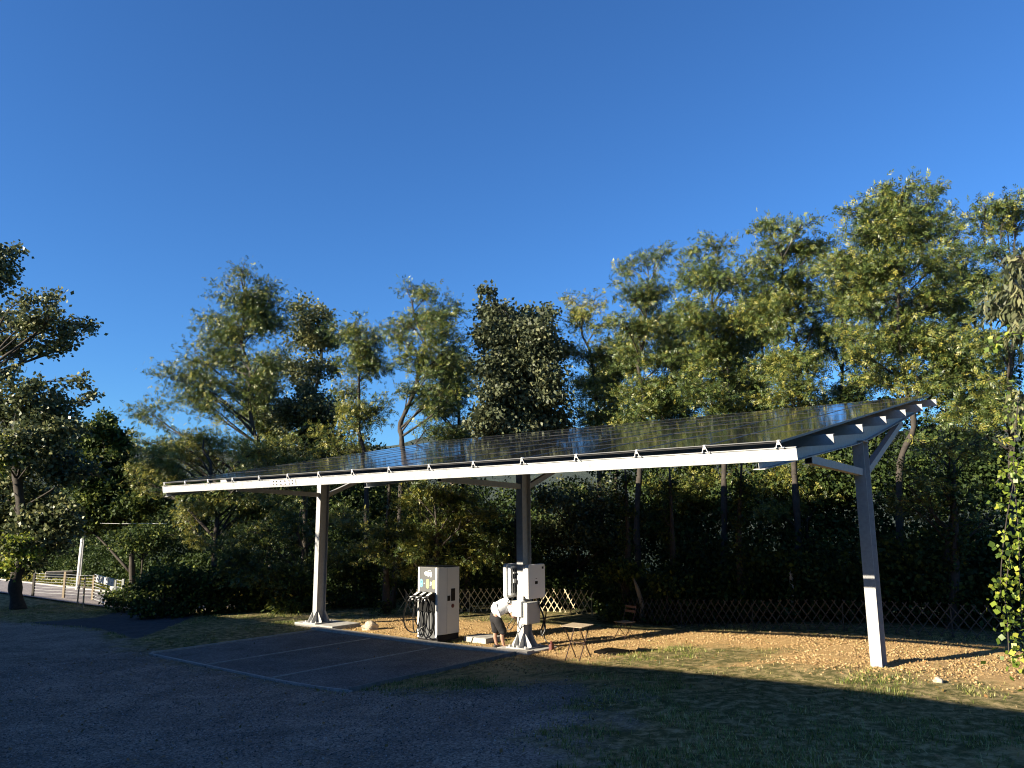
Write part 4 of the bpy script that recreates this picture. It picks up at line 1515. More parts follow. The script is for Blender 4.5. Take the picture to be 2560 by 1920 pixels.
# mid level trees seen under the roof
TR('locust_tree', 'bright green locust seen under the roof between the left and middle posts', 'tree', 950, [(945, 1200), (940, 1100)], 28,
   [(880, 1080, 40, .2), (930, 1060, 40, .1), (985, 1070, 40), (870, 1150, 44, .2), (930, 1140, 44, .1), (1000, 1150, 44), (890, 1210, 40, .05), (960, 1220, 40), (1040, 1110, 40), (1050, 1200, 44), (800, 1190, 40)],
   seed=24, group=GL, **LOC)
TR('locust_tree', 'dark green locust hanging under the roof just left of the left post', 'tree', 660, [(655, 1200), (650, 1100)], 29.5,
   [(600, 1090, 40, .05), (560, 1170, 44, -.1), (640, 1160, 44, -.1), (520, 1220, 40, -.2), (600, 1240, 40, -.2), (660, 1230, 40, -.1), (740, 1120, 44), (740, 1200, 44), (480, 1180, 40, -.1)],
   seed=25, group=GL, **LOC)
TR('broadleaf_tree', 'bushy tree under the roof right of the middle post', 'tree', 1250, [(1250, 1200), (1240, 1100)], 31,
   [(1190, 1080, 44), (1250, 1060, 44), (1320, 1070, 44), (1200, 1150, 44), (1270, 1150, 46), (1340, 1150, 44), (1180, 1220, 40), (1250, 1230, 40), (1330, 1220, 40), (1400, 1120, 40)],
   seed=26, kind='broad', mat=M_BROAD, dens=52, lsize=0.14, r0=0.13, tone=0.35)
TR('locust_tree', 'locust with lit upper leaves under the roof between the middle and right posts', 'tree', 1530, [(1520, 1200), (1515, 1090)], 29.5,
   [(1430, 1050, 44, .1), (1490, 1060, 44, .15), (1560, 1040, 44, .15), (1470, 1120, 44), (1550, 1110, 44, .1), (1410, 1120, 40), (1490, 1190, 40, -.1), (1570, 1180, 40, -.1)],
   seed=27, group=GL, **LOC)
TR('locust_tree', 'locust close behind the right post below the roof edge', 'tree', 1760, [(1755, 1200), (1750, 1080)], 26.5,
   [(1640, 1040, 44, .1), (1700, 1030, 44, .2), (1770, 1020, 44, .2), (1820, 1060, 40), (1660, 1100, 44), (1740, 1100, 46), (1800, 1140, 40, -.1), (1690, 1170, 40, -.1)],
   seed=28, group=GL, **LOC)
# second row behind
for k, (X, d, Yt, lb) in enumerate(((560, 38, 800, 'locust in the back row glimpsed behind the tall airy locust'), (980, 36, 800, 'locust in the back row behind the dark leaning trunk'), (1330, 35, 740, 'locust in the back row behind the sparse reddish one'),
                     (1470, 33, 690, 'locust in the back row behind the fork of the ragged-topped one'), (1640, 31, 640, 'locust in the back row between the rounded and the twin-topped ones'),
                     (1810, 29, 580, 'locust in the back row between the twin-topped and the tallest ones'), (2090, 27, 560, 'locust in the back row right of the tallest one'))):
    rr_ = random.Random(900 + k)
    bl_ = []
    y = Yt
    while y < 1010:
        wd_ = 34 + 0.16 * (y - Yt)
        for _q in range(2):
            bl_.append((X + rr_.uniform(-1, 1) * wd_, y + rr_.uniform(-14, 14), rr_.uniform(38, 52), rr_.uniform(-.1, .1)))
        y += 48
    TR('locust_tree', lb, 'tree', X, [(X, 1000), (X + 8, 850), (X, Yt + 30)], d, bl_, seed=900 + k, group=GL, fill=0.15, **{**LOC, 'dens': 30})
# left edge trees
TR('plane_tree', 'large broadleaf tree at the left edge with branches reaching out against the sky', 'tree', 42, [(45, 1200), (30, 1000), (0, 850), (-30, 700), (-40, 560)], 35,
   [(5, 540, 34), (15, 600, 26), (-30, 600, 60), (60, 645, 30), (110, 640, 26), (-10, 690, 50), (60, 700, 30), (120, 690, 34, .15), (170, 700, 26, .1), (195, 700, 18), (20, 750, 40), (90, 740, 30), (150, 730, 22), (-10, 800, 44),
    (130, 860, 30), (180, 820, 16), (190, 860, 24), (60, 850, 50, -.1), (10, 880, 50, -.1), (110, 910, 50, -.15), (160, 930, 40), (30, 960, 56, -.05), (100, 1000, 56, -.2), (0, 1040, 56, 0), (60, 1080, 56, -.1), (150, 1010, 50, -.2), (-20, 1120, 50), (120, 1110, 50, -.1), (60, 1160, 44), (110, 1170, 40), (15, 1180, 40), (150, 1140, 36), (75, 1215, 26)],
   seed=31, kind='broad', mat=M_BROAD, dens=46, lsize=0.20, r0=0.30, tone=0.5, tvar=0.22, jit=2.0, fill=0.12)
TR('broadleaf_tree', 'dark rounded tree standing behind the gate right of the large left tree', 'tree', 285, [(280, 1150), (230, 1000)], 44,
   [(200, 925, 26), (225, 900, 18), (240, 940, 26), (170, 960, 40), (215, 985, 40), (265, 970, 26), (180, 1040, 44), (240, 1040, 44), (290, 1020, 34), (200, 1100, 44), (270, 1100, 44), (150, 1120, 40), (320, 1090, 40)],
   seed=32, kind='broad', mat=M_SHRUB, dens=64, lsize=0.22, r0=0.2, tone=0.45)
TR('yellow_bush', 'yellow-green bushy tree at the left edge lit by the sun', 'tree', -10, [(-10, 1100), (-5, 1000)], 33,
   [(5, 950, 26, .2), (25, 985, 24, .2), (-15, 1000, 40, .1), (30, 1180, 30, .1), (0, 1230, 30)],
   seed=33, kind='broad', mat=M_VINE, dens=50, lsize=0.15, r0=0.1, tone=0.5)

# shrubs along the edge of the yard
def shrub(X, Y, d, r_, label, seed, mat=M_SHRUB, kind='broad', ls=0.13, tone=0.4, dens=60, lst=None):
    q = at(X, Y, d)
    b0 = np.array([q[0], q[1], gz(q[0], q[1])])
    rg = np.random.default_rng(seed)
    bl = []
    rr = r_ * pxm(d)
    n = 7
    for k in range(n):
        a = 2 * math.pi * k / n
        bl.append((q + np.array([math.cos(a) * rr * 0.6, math.sin(a) * rr * 0.6, rg.uniform(-0.1, 0.45) * rr]), rr * 0.5, 0.0))
        bl.append((np.array([q[0] + math.cos(a) * rr * 0.65, q[1] + math.sin(a) * rr * 0.65, b0[2] + rg.uniform(0.2, 0.45) * rr]), rr * 0.48, 0.0))
    bl.append((q + UP * rr * 0.35, rr * 0.55, 0.0))
    tree('shrub', label, 'shrub', [b0, b0 + UP * max(0.2, (q[2] - b0[2]) * 0.6), q], 0.04, bl, kind, mat, dens, ls, seed, tone=tone, group='shrubs along the edge of the yard')


shrub(355, 1265, 29.0, 62, 'dark leafy shrub at the corner of the drive right of the gate', 41, dens=70)
shrub(450, 1270, 30.0, 66, 'dark shrub second from the gate, left of the left post', 42, dens=70)
shrub(540, 1280, 30.5, 60, 'dark shrub two places left of the left post', 43, dens=60)
shrub(640, 1270, 29.5, 52, 'green-tinged shrub close behind the left post', 44, kind='narrow', ls=0.2, tone=0.55)
shrub(310, 1180, 33.0, 70, 'tall dark bush above the drive, behind the corner shrub', 45, dens=70)
shrub(770, 1250, 31.0, 62, 'dark shrub right of the left post, behind the rock', 46, dens=60)
shrub(1345, 1245, 25.8, 46, 'leafy shrub growing between the two lattice fences', 47, tone=0.55, dens=60)
shrub(1440, 1270, 24.5, 36, 'small ivy-covered shrub left of the dark lattice fence', 48, tone=0.4, dens=50)


# ivy-clad trunks under the canopy of the trees
def ivy_trunk(X, d, Yt, seed, label, r_=0.16):
    b0 = base_at(X, d)
    rg = np.random.default_rng(seed)
    top = at(X + rg.uniform(-15, 15), Yt, d)
    pts = [b0, (b0 + top) / 2 + rg.normal(size=3) * 0.12, top]
    bl = []
    for k in range(9):
        f = (k + 0.7) / 9.5
        c = b0 * (1 - f) + top * f
        bl.append((c + rg.normal(size=3) * 0.07, 0.34, 0.0, 1.3))
    tree('ivy_trunk', label, 'tree', pts, r_, bl, 'broad', M_SHRUB, 60, 0.10, seed, tone=0.3, spread=0.12, group='ivy-clad trunks under the trees')


for X, d, Yt, lb in ((835, 28.5, 1000, 'ivy-clad trunk left of the charger'), (1010, 29, 1010, 'ivy-clad trunk between the charger and the middle post'), (1350, 26, 1010, 'ivy-clad trunk above the shrub between the two lattice fences'),
                     (1450, 25.5, 1010, 'slim ivy-clad trunk left of the dark lattice fence'), (1610, 23.5, 1000, 'ivy-clad trunk behind the dark lattice fence'), (2050, 20, 1000, 'ivy-clad trunk behind the fence right of the right post')):
    ivy_trunk(X, d, Yt, int(X), lb)

# pale broken trunk
q = at(1385, 1310, 25.2)
b0 = np.array([q[0], q[1], gz(q[0], q[1])])
mb = MB()
mb.tube([b0, b0 + np.array([0.05, 0, 0.5]), b0 + np.array([-0.08, 0.05, 1.0]), b0 + np.array([-0.2, 0.05, 1.35])], [0.09, 0.075, 0.07, 0.02], 8)
tag(mb.build('dead_trunk', M_BARKP, loc=b0, smooth=True), 'pale broken dead trunk beside the dark lattice fence', 'tree stump')


# dense undergrowth that nobody could count
def undergrowth(name, label, regions, n, ls, mat, seed, kind='broad', tone=0.35, cl=150):
    rg = np.random.default_rng(seed)
    P_, D_, S_, T_ = [], [], [], []
    for (u0, u1, w0, w1, h0, h1, frac) in regions:
        m = int(n * frac)
        k = max(4, m // cl)
        cu, cw = rg.uniform(u0, u1, k), rg.uniform(w0, w1, k)
        ch = rg.uniform(0.1, 1, k) ** 0.8 * (h1 - h0) + h0
        rad = rg.uniform(0.4, 0.95, k)
        ids = rg.integers(0, k, m)
        dv = rg.normal(size=(m, 3))
        dv /= np.linalg.norm(dv, axis=1, keepdims=True)
        rr = rad[ids] * rg.uniform(0.55, 1.1, m)
        uu = cu[ids] + dv[:, 0] * rr
        ww = cw[ids] + dv[:, 1] * rr
        g = ground_uw(uu, ww)
        z = np.maximum(g + 0.03, ground_uw(cu[ids], cw[ids]) + ch[ids] + dv[:, 2] * rr * 0.8)
        P_.append((P0 * [1, 1, 0])[None] + uu[:, None] * L + ww[:, None] * B + z[:, None] * UP)
        d2 = dv * 0.6 + rg.normal(size=(m, 3)) * 0.6
        d2[:, 2] -= 0.3
        D_.append(d2)
        S_.append(rg.uniform(0.7, 1.3, m) * ls)
        T_.append(np.clip(rg.normal(tone, 0.17, m) + rg.normal(0, 0.08, k)[ids], 0, 1))
    v_, q_, tn = scatter_leaves(kind, np.concatenate(P_), np.concatenate(D_), np.concatenate(S_), np.concatenate(T_), rg)
    o = np_mesh(name, v_, q_, mat, tone=tn)
    return tag(o, label, kind='stuff')


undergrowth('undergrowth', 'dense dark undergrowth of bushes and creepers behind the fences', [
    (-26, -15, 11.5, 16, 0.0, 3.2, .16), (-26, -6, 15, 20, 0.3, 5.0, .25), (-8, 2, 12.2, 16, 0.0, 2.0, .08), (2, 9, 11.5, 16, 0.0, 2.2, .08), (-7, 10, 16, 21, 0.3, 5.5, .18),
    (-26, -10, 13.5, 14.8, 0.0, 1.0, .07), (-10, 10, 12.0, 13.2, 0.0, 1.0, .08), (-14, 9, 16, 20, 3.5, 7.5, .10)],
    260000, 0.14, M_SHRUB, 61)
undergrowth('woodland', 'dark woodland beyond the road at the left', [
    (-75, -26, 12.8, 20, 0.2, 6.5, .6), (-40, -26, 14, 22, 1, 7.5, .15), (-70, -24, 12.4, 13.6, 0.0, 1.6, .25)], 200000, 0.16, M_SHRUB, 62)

# ------------------------------------------------------------------ right edge foliage
TR('drooping_tree', 'branches with long pale drooping leaves entering at the upper right edge', 'tree', 2330, [(2330, 1000), (2320, 800), (2300, 640), (2270, 560)], 13.5,
   [(2190, 585, 22), (2215, 560, 22), (2140, 655, 22), (2180, 660, 28), (2215, 640, 28), (2190, 620, 22), (2215, 700, 28), (2230, 610, 30), (2205, 860, 24), (2190, 880, 26), (2220, 900, 30), (2240, 760, 30)],
   seed=51, kind='narrow', mat=M_PALE, dens=34, lsize=0.22, r0=0.12, tone=0.55, droop=2.2, jit=0.3, spread=0.08)


def vine():
    d = 10.6
    rg = np.random.default_rng(5)
    b0 = base_at(2216, 10.3)
    root = empty('grape_vine', b0, 'hanging vine with bright yellow-green leaves at the right edge of the lawn', 'vine')
    P_, D_, S_, T_ = [], [], [], []
    stems = [([(2235, 1475), (2212, 1420), (2205, 1300), (2200, 1150), (2190, 1000), (2200, 860)], 26, 150), ([(2160, 1300), (2165, 1200), (2180, 1090), (2200, 1000)], 14, 60),
             ([(2150, 1045), (2170, 1020), (2200, 990)], 9, 20), ([(2180, 1420), (2176, 1340), (2172, 1280), (2185, 1180)], 9, 46), ([(2140, 750), (2155, 738), (2180, 722), (2210, 720)], 8, 24),
             ([(2215, 1300), (2220, 1100), (2225, 900)], 22, 110)]
    mb = MB()
    for k, (pts, sp, n) in enumerate(stems):
        n = int(n * 1.9)
        dd = d + rg.uniform(-.25, .25)
        w3 = spline([at(X, Y, dd) for X, Y in pts], 6)
        mb.tube(w3, 0.008, 5)
        w3 = np.array(w3)
        ii = rg.integers(0, len(w3), n)
        P_.append(w3[ii] + rg.normal(size=(n, 3)) * sp * pxm(d) * np.array([0.8, 0.8, 0.8]))
        v_ = rg.normal(size=(n, 3)) * 0.7
        v_[:, 2] -= 0.7
        D_.append(v_)
        S_.append(rg.uniform(0.045, 0.12, n))
        T_.append(np.clip(rg.normal(0.36, 0.28, n), 0, 1))
    mb.build('stem', M_BARK, root, smooth=True)
    P_, D_ = np.concatenate(P_), np.concatenate(D_)
    pv, pq = LEAF['vine']
    n = len(P_)
    d_ = D_ / np.linalg.norm(D_, axis=1, keepdims=True)
    # blades face outwards, roughly towards the light
    nr = rg.normal(size=(n, 3)) * 0.9 + np.array([-0.45, -0.45, 0.45])
    y = np.cross(nr, d_)
    y /= np.linalg.norm(y, axis=1, keepdims=True)
    z = np.cross(d_, y)
    S__ = np.concatenate(S_)
    v_ = P_[:, None] + (pv[None, :, 0:1] * d_[:, None] + pv[None, :, 1:2] * y[:, None] + pv[None, :, 2:3] * z[:, None]) * S__[:, None, None]
    q_ = (pq[None] + (np.arange(n) * len(pv))[:, None, None]).reshape(-1, 4)
    np_mesh('leaves', v_.reshape(-1, 3), q_, M_VINE, root, tone=np.repeat(np.concatenate(T_), len(pv)))


vine()

# ------------------------------------------------------------------ grass, soil clods, stones, fallen leaves
def scatter_points(n, u0, u1, w0, w1, seed, keep):
    rg = np.random.default_rng(seed)
    u = rg.uniform(u0, u1, n)
    wv = rg.uniform(w0, w1, n)
    k = keep(u, wv, rg)
    return u[k], wv[k], rg


def inbay(u, wv):
    return (u > BAY[0] - .15) & (u < BAY[1] + .1) & (wv > BAY[2] - .15) & (wv < BAY[3] + .3)


def soilness(u, wv):
    s_ = soft(polydist(u, wv, SOILP), 0.8) * 0.85
    for gp_ in GREENP:
        s_ = np.minimum(s_, 1 - 0.9 * soft(polydist(u, wv, gp_), 0.5))
    return s_


def keep_grass(u, wv, rg):
    s_ = soilness(u, wv)
    ng = vnoise(u, wv, 1.3, 9) * 0.6 + vnoise(u, wv, 3.7, 10) * 0.4
    pr = np.clip(((1 - s_) * 1.15 - 0.1) * np.clip((ng - 0.40) * 7, 0.04, 1), 0.02, 1)
    pr = pr * np.clip((vnoise(u, wv, 0.55, 14) * 0.7 + vnoise(u, wv, 2.1, 15) * 0.3 - 0.36) * 5, 0.08, 1)
    gd = polydist(u, wv, GRAVEL)
    pr = np.where(gd > 0.1, pr * np.clip(0.25 - gd * 0.3, 0, 1), pr)
    pr = np.where(inbay(u, wv), 0, pr)
    return rg.random(len(u)) < pr


u, wv, rg = scatter_points(150000, -9.5, 5.5, -4.5, 10.5, 71, keep_grass)
u2, w2, _ = scatter_points(40000, -22, -9, 4.9, 10.5, 72, keep_grass)
u3, w3, _ = scatter_points(26000, -36, -16.2, 0.5, 5.6, 73, lambda a, b_, r__: keep_grass(a, b_, r__) & (polydist(a, b_, DRIVE) < 0))
u = np.concatenate([u, u2, u3])
wv = np.concatenate([wv, w2, w3])
n = len(u)
g = ground_uw(u, wv)
s_ = soilness(u, wv)
hgt = rg.uniform(0.02, 0.075, n) * (1 - 0.4 * s_)
az = rg.uniform(0, 2 * math.pi, n)
ln = rg.uniform(0.2, 1.1, n)
pos = (P0 * [1, 1, 0])[None] + u[:, None] * L + wv[:, None] * B + (g - 0.005)[:, None] * UP
sd = np.stack([np.cos(az), np.sin(az), 0 * az], -1)
bd = np.stack([-np.sin(az), np.cos(az), 0 * az], -1)
wd = rg.uniform(0.004, 0.009, n)[:, None]
tip = pos + UP * hgt[:, None] + bd * (ln * hgt)[:, None]
V4 = np.stack([pos - sd * wd, pos + sd * wd, tip + sd * wd * 0.3, tip - sd * wd * 0.3], 1).reshape(-1, 3)
tn = np.clip(rg.normal(0.42, 0.22, n) + s_ * 0.45 + (vnoise(u, wv, 0.9, 12) - .5) * 0.5, 0, 1)
tag(np_mesh('grass', V4, np.arange(n * 4).reshape(-1, 4), M_GRASS, tone=np.repeat(tn, 4)), 'short patchy lawn grass, green and straw coloured', kind='stuff')


def clods(name, label, n, region, seed, keep, smin, smax, mat, tone, tv):
    u, wv, rg = scatter_points(n, *region, seed, keep)
    n = len(u)
    base_v = np.array([[1, 0, 0], [0, 1, 0], [-1, 0, 0], [0, -1, 0], [0, 0, 0.8], [0, 0, -0.6]], float)
    tri = np.array([[0, 1, 4], [1, 2, 4], [2, 3, 4], [3, 0, 4], [1, 0, 5], [2, 1, 5], [3, 2, 5], [0, 3, 5]])
    sz = smin + (smax - smin) * rg.random(n) ** 2.2
    jit = base_v[None] * rg.uniform(0.55, 1.3, (n, 6, 3)) * sz[:, None, None] + rg.normal(size=(n, 6, 3)) * sz[:, None, None] * 0.15
    a = rg.uniform(0, 6.28, n)
    c, s__ = np.cos(a)[:, None], np.sin(a)[:, None]
    x = jit[..., 0] * c - jit[..., 1] * s__
    y = jit[..., 0] * s__ + jit[..., 1] * c
    g = ground_uw(u, wv) + sz * 0.25
    v_ = (P0 * [1, 1, 0])[None, None] + (u[:, None] * 1.0)[..., None] * L + wv[:, None, None] * B + g[:, None, None] * UP + np.stack([x, y, jit[..., 2]], -1)
    q_ = (tri[None] + (np.arange(n) * 6)[:, None, None]).reshape(-1, 3)
    o = np_mesh(name, v_.reshape(-1, 3), q_, mat, tone=np.repeat(np.clip(rg.normal(tone, tv, n), 0, 1), 6))
    return tag(o, label, kind='stuff')


clods('soil_clods', 'golden brown lumps of bare soil and stones between the posts', 62000, (-17, 5.5, 2.4, 10), 81,
      lambda a, b_, r__: (r__.random(len(a)) < np.clip((soilness(a, b_) - 0.25) * 1.1 + 0.5 * soft(1.8 - np.hypot(a + .3, b_ - 5.2), .8), 0.01, 1)) & ~inbay(a, b_), 0.006, 0.034, M_CLOD, 0.5, 0.24)
M_PEB = leaf_mat('gravel_stone', (0.05, 0.05, 0.055), (0.16, 0.155, 0.15), (0.42, 0.41, 0.40), rough=0.9, trans=0.0)
clods('loose_gravel', 'loose grey gravel stones on the yard and the parking bays', 60000, (-17, -2.6, -7.5, 4.9), 82,
      lambda a, b_, r__: (polydist(a, b_, GRAVEL) > -0.4 + 0.5 * (r__.random(len(a)) - .5)) | inbay(a, b_), 0.005, 0.018, M_PEB, 0.45, 0.25)


def litter(n, seed):
    u, wv, rg = scatter_points(n, -18, 5, -8, 9.5, seed, lambda a, b_, r__: ~inbay(a, b_) | (r__.random(len(a)) < .2))
    g = ground_uw(u, wv) + 0.03
    n = len(u)
    pos = (P0 * [1, 1, 0])[None] + u[:, None] * L + wv[:, None] * B + g[:, None] * UP
    d = rg.normal(size=(n, 3)) * np.array([1, 1, 0.3])
    v_, q_, tn = scatter_leaves('broad', pos, d, rg.uniform(0.025, 0.075, n), np.clip(rg.normal(0.5, 0.25, n), 0, 1), rg, 0.75)
    tag(np_mesh('fallen_leaves', v_, q_, M_DRY, tone=tn), 'dry fallen leaves scattered over the lawn', kind='stuff')


litter(3200, 83)


def rock(name, x, y, r_, label, seed, mat=M_STONE):
    bm = bmesh.new()
    bmesh.ops.create_icosphere(bm, subdivisions=3, radius=r_)
    rr = random.Random(seed)
    ph = [rr.uniform(0, 6) for _ in range(6)]
    for v_ in bm.verts:
        n_ = v_.co.normalized()
        k = 1 + 0.18 * math.sin(n_.x * 4 + ph[0]) + 0.14 * math.sin(n_.y * 5 + ph[1]) + 0.1 * math.sin(n_.z * 7 + ph[2] + n_.x * 3)
        v_.co = Vector((n_.x * k * 1.3, n_.y * k, n_.z * k * 0.75)) * r_
    me = bpy.data.meshes.new(name)
    bm.to_mesh(me)
    bm.free()
    me.materials.append(mat)
    o = bpy.data.objects.new(name, me)
    COL.objects.link(o)
    o.location = (x, y, gz(x, y) + r_ * 0.35)
    tag(o, label, 'rock')


rock('rock', -4.35, 24.3, 0.22, 'pale rock on the grass between the left post and the charger', 3)
rock('rock', 6.95, 13.3, 0.07, 'small white stone on the lawn in front of the right post', 4)

# ------------------------------------------------------------------ gate, fence and roadside at the far left
def P2(X, Y, z):
    """ground point under source pixel X,Y (2560 wide) at height z"""
    q = at(X, Y, 1.0, s=1.0)
    o = np.array([0, 0, CAM_H])
    d = q - o
    k = (z - CAM_H) / d[2]
    return o + d * k


def gate():
    z0 = -0.92
    pA, pB, pC = P2(81.7, 1490, z0), P2(158.4, 1494.6, z0), P2(230.8, 1500.4, z0)
    pD = P2(303, 1528, z0)
    root = empty('metal_gate', pD, 'low horizontal-bar metal gate beside the drive at the far left', 'gate')

    def rails(a, b_, h0, h1, n, mat, nm, rad=0.012):
        mb = MB()
        for k in range(n):
            h = h0 + (h1 - h0) * k / (n - 1)
            mb.tube([a + UP * h, b_ + UP * h], rad, 6)
        return mb.build(nm, mat, root)
    rails(pC, pD, 0.08, 1.22, 9, M_FENCEM, 'gate_bars', 0.016)
    for q, h, wd in ((pC, 1.17, 0.10), (pD, 1.32, 0.10)):
        MB().box(q + UP * h / 2, wd, wd, h).build('gate_post', M_FENCEM if q is pD else M_WOOD, root, bevel=0.01)
    MB().box(pD + UP * 0.66 - np.array([0.28, 0.1, 0]), 0.06, 0.06, 1.25).build('gate_frame', M_FENCEM, root)
    r2 = empty('rail_fence', pB, 'pale wooden post and wire fence left of the metal gate', 'fence')
    for q, h in ((pB, 1.27), (pA, 1.15)):
        MB().box(q + UP * h / 2, 0.11, 0.11, h).build('fence_post', M_WOOD if q is pB else M_LATHD, r2, bevel=0.01)
    for (a, b_) in ((pA, pB), (pB, pC)):
        mb = MB()
        for k in range(8):
            h = 0.2 + 0.135 * k
            mb.tube([a + UP * h, (a + b_) / 2 + UP * (h - 0.02), b_ + UP * h], 0.008, 5)
        mb.build('wire', M_FENCEM, r2)
    for (x0, y0, x1, y1, lb) in ((193, 1515, 200, 1440, 'thin pale stake leaning in front of the fence, nearer the pole'), (207, 1524, 213, 1440, 'thin pale stake leaning between the pole and the gate')):
        a = P2(x0, y0, z0)
        top = at(x1, y1, a[1], s=1.0)
        mb = MB()
        mb.tube([a, top], 0.035, 7)
        tag(mb.build('wooden_stake', M_WOOD, loc=a), lb, 'stake')
    # white board and small things on the gate
    e = (pD - pC) / np.linalg.norm(pD - pC)
    nn = np.array([e[1], -e[0], 0])
    nn = -nn if nn[1] > 0 else nn
    a = pC + e * 0.1 + nn * 0.06
    mb = MB()
    LG = np.linalg.norm(pD - pC)
    mb.box(pC + e * 0.44 * LG + nn * 0.06 + UP * 1.06, 0.62 * LG, 0.02, 0.30, (e, nn, UP))
    for k in (0.18 * LG, 0.70 * LG):
        mb.lathe(pC + nn * 0.06 + e * k + UP * 1.06 + nn * 0.012, [(0.04, 0), (0.04, 0.006)], 10, mi=1, ax=(e, UP, nn))
    tag(mb.build('white_board', [M_WHITE, M_DARKP], loc=a), 'long white board fixed on top of the metal gate', 'board')
    a = pC + e * 0.86 * LG + nn * 0.2
    mb = MB()
    mb.lathe(a + UP * 0.55, [(0.13, 0), (0.17, 0.30), (0.17, 0.36), (0.12, 0.42)], 12)
    tag(mb.build('white_bucket', M_WHITE, loc=a), 'white bucket hanging at the right end of the metal gate', 'bucket')
    a = pC + e * 0.62 * LG + nn * 0.12
    mb = MB()
    mb.box(a + UP * 0.42, 0.5, 0.14, 0.32, (e, nn, UP))
    mb.box(a + e * 0.66 + UP * 0.44, 0.78, 0.14, 0.24, (e, nn, UP), 1)
    tag(mb.build('letter_box', [simple('cream_paint', (0.6, 0.55, 0.42), 0.5), M_BLACK], loc=a, bevel=0.01), 'cream and black letter box hanging on the bars of the metal gate', 'letter box')


gate()
q = P2(194.6, 1473, -0.95)
mb = MB()
mb.tube([q - UP * 0.2, q + UP * 1.8, q + UP * 3.75 + np.array([0.02, 0, 0])], [0.13, 0.105, 0.075], 10)
r_ = tag(mb.build('utility_pole', M_WHITE, loc=q, smooth=True), 'slender white pole standing behind the fence at the far left', 'pole')
mb = MB()
mb.tube([q + np.array([0.16, -0.12, 0]), q + np.array([0.17, -0.1, 3.7])], 0.03, 6)
mb.build('conduit', M_GALV, r_)
mb = MB()
a = q + np.array([0.02, 0, 3.72])
b_ = at(360, 1131, 36)
mb.tube([a, (a + b_) / 2 - UP * 0.03, b_], 0.006, 5)
tag(mb.build('overhead_wire', M_WHITE, loc=a), 'thin wire running right from the top of the white pole', 'wire')

# log pile and low bank beyond the road
mb = MB()
a, b_ = P2(112, 1452, -0.9), P2(160, 1450, -0.9)
e = (b_ - a) / np.linalg.norm(b_ - a)
nn = np.array([-e[1], e[0], 0])
for k in range(3):
    for j in range(3):
        mb.tube([a + nn * 0.25 * j + UP * (0.1 + 0.19 * k), a + nn * 0.25 * j + e * (3.0 + 0.2 * ((k + j) % 3)) + UP * (0.1 + 0.19 * k)], 0.095, 8)
tag(mb.build('log_pile', M_LOG, loc=a), 'stacked grey logs on the far side of the road', 'log pile')


def bank(u0, u1, w0, w1, n, mat, name, label, seed, h=0.18, tone=0.5, kind='broad', ls=0.09):
    rg = np.random.default_rng(seed)
    u, wv = rg.uniform(u0, u1, n), rg.uniform(w0, w1, n)
    g = ground_uw(u, wv) + rg.uniform(0, h, n)
    pos = (P0 * [1, 1, 0])[None] + u[:, None] * L + wv[:, None] * B + g[:, None] * UP
    d = rg.normal(size=(n, 3)) + np.array([0, 0, .6])
    v_, q_, tn = scatter_leaves(kind, pos, d, rg.uniform(0.6, 1.4, n) * ls, np.clip(rg.normal(tone, 0.25, n), 0, 1), rg, 0.4)
    tag(np_mesh(name, v_, q_, mat, tone=tn), label, kind='stuff')


bank(-60, -33, 9.7, 12.4, 26000, M_FLOWER, 'roadside_grass', 'sunlit grass bank beyond the road', 91, tone=0.25)
bank(-36, -25, 9.3, 12.0, 12000, M_FLOWER, 'ground_cover', 'yellowish ground cover plants beyond the road right of the gate', 92, h=0.35, tone=0.7)
strip('road_kerb', [(-60, 9.55), (-28, 9.55)], 0.18, 0.2, M_CONC, 'pale kerb along the far side of the road', 'kerb', 0.03)

# white post seen through the trees and two roofs down in the valley
q = at(1714, 1320, 23.2)
mb = MB()
mb.tube([np.array([q[0], q[1], gz(q[0], q[1])]), np.array([q[0], q[1], 1.2])], 0.06, 8)
tag(mb.build('white_post', M_WHITE, loc=(q[0], q[1], gz(q[0], q[1]))), 'white post glimpsed through the undergrowth left of the right carport post', 'post')

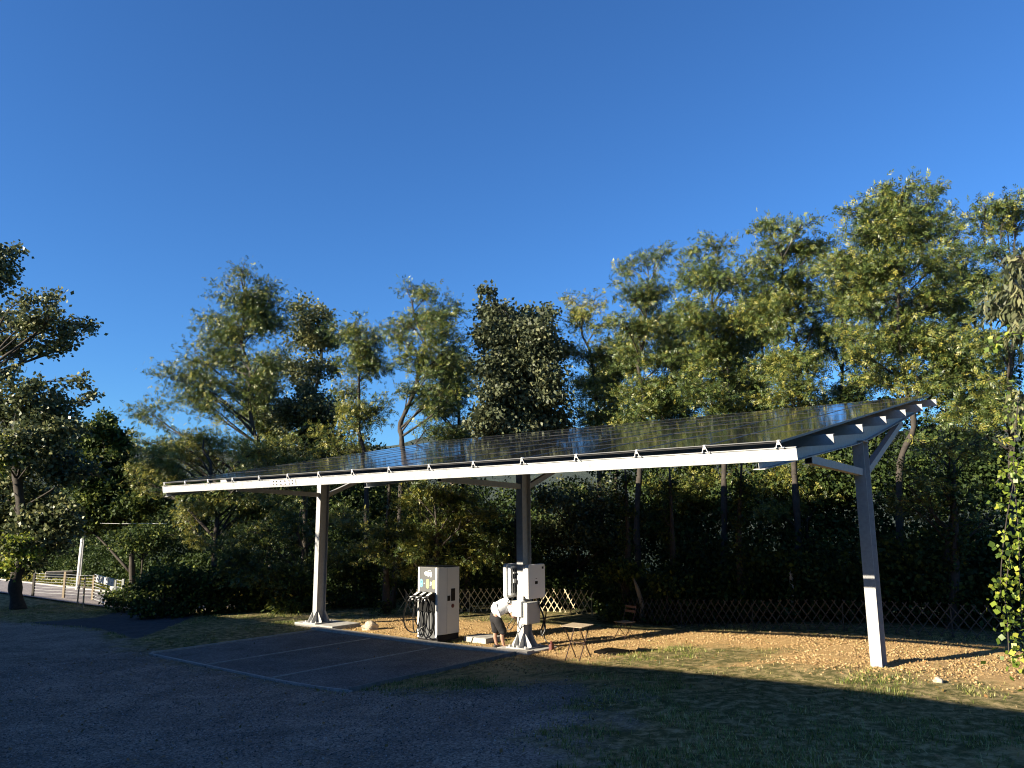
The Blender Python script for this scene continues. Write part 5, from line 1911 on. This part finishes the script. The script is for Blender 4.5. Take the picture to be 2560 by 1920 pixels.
# trees left of the picture whose shade falls on the corner by the drive
for k, (uu, ww, lb) in enumerate(((-24.9, -5.2, 'leafy tree beside the yard, nearer the carport of the two left of the view'), (-29.2, -4.6, 'leafy tree beside the yard, farther from the carport of the two left of the view'))):
    g_ = float(ground_uw(uu, ww))
    rr_ = random.Random(50 + k)
    bl_ = []
    for _q in range(16):
        a_, h_ = rr_.uniform(0, 6.28), rr_.uniform(3.2, 10.2)
        rad_ = rr_.uniform(0.3, 1.0) * 2.4 * (1 - abs(h_ - 6) / 10)
        bl_.append((W(uu + math.cos(a_) * rad_, ww + math.sin(a_) * rad_, h_), 1.0, 0.0))
    tree('broadleaf_tree', lb, 'tree', [W(uu, ww, g_), W(uu + .1, ww, 4), W(uu, ww + .1, 9.5)], 0.2, bl_, 'broad', M_BROAD, 70, 0.16, 950 + k)
# ------------------------------------------------------------------ the house the photograph is taken from (its shadow falls on the yard)
def house(u0, u1, wf, depth, H, label, z0, wins=True):
    root = empty('house', W((u0 + u1) / 2, wf - depth / 2, z0), label, 'house')
    MB().box(W((u0 + u1) / 2, wf - 0.45 - depth / 2, z0 + (H - 0.15 - z0) / 2), u1 - u0 - 0.9, depth, H - 0.15 - z0, LB).build('wall', M_PLASTER, root)
    mb = MB()
    mb.prism([(0, 0), (depth / 2 + 0.45, 1.6), (depth + 0.9, 0), (depth + 0.9, -0.15), (0, -0.15)], W(u0, wf, H), -B, UP, L, u1 - u0)
    mb.build('roof', M_TILE, root)
    n = int((u1 - u0) / 3.2)
    for k in range(n):
        for zz in ((-2.6, 0.4) if z0 < -1 else (0.5,)):
            uc = u0 + (k + 0.5) * (u1 - u0) / n
            fr = MB().box(W(uc, wf - 0.45 + 0.012, z0 + 1.6 + (zz if zz > 0 else 0)), 1.2, 0.06, 1.4, LB).build('window', M_WHITE, root)
            MB().box(W(uc, wf - 0.45 + 0.047, z0 + 1.6 + (zz if zz > 0 else 0)), 1.04, 0.012, 1.24, LB).build('pane', M_GLASS, fr)
    return root


house(-15.2, 16, -11.3, 8, 5.85, 'house behind the camera whose eaves shade the lawn', -0.6)
house(-75, -15.25, -11.3, 8, 6.12, 'long neighbouring house whose eaves shade the parking bays and the drive', -0.9)
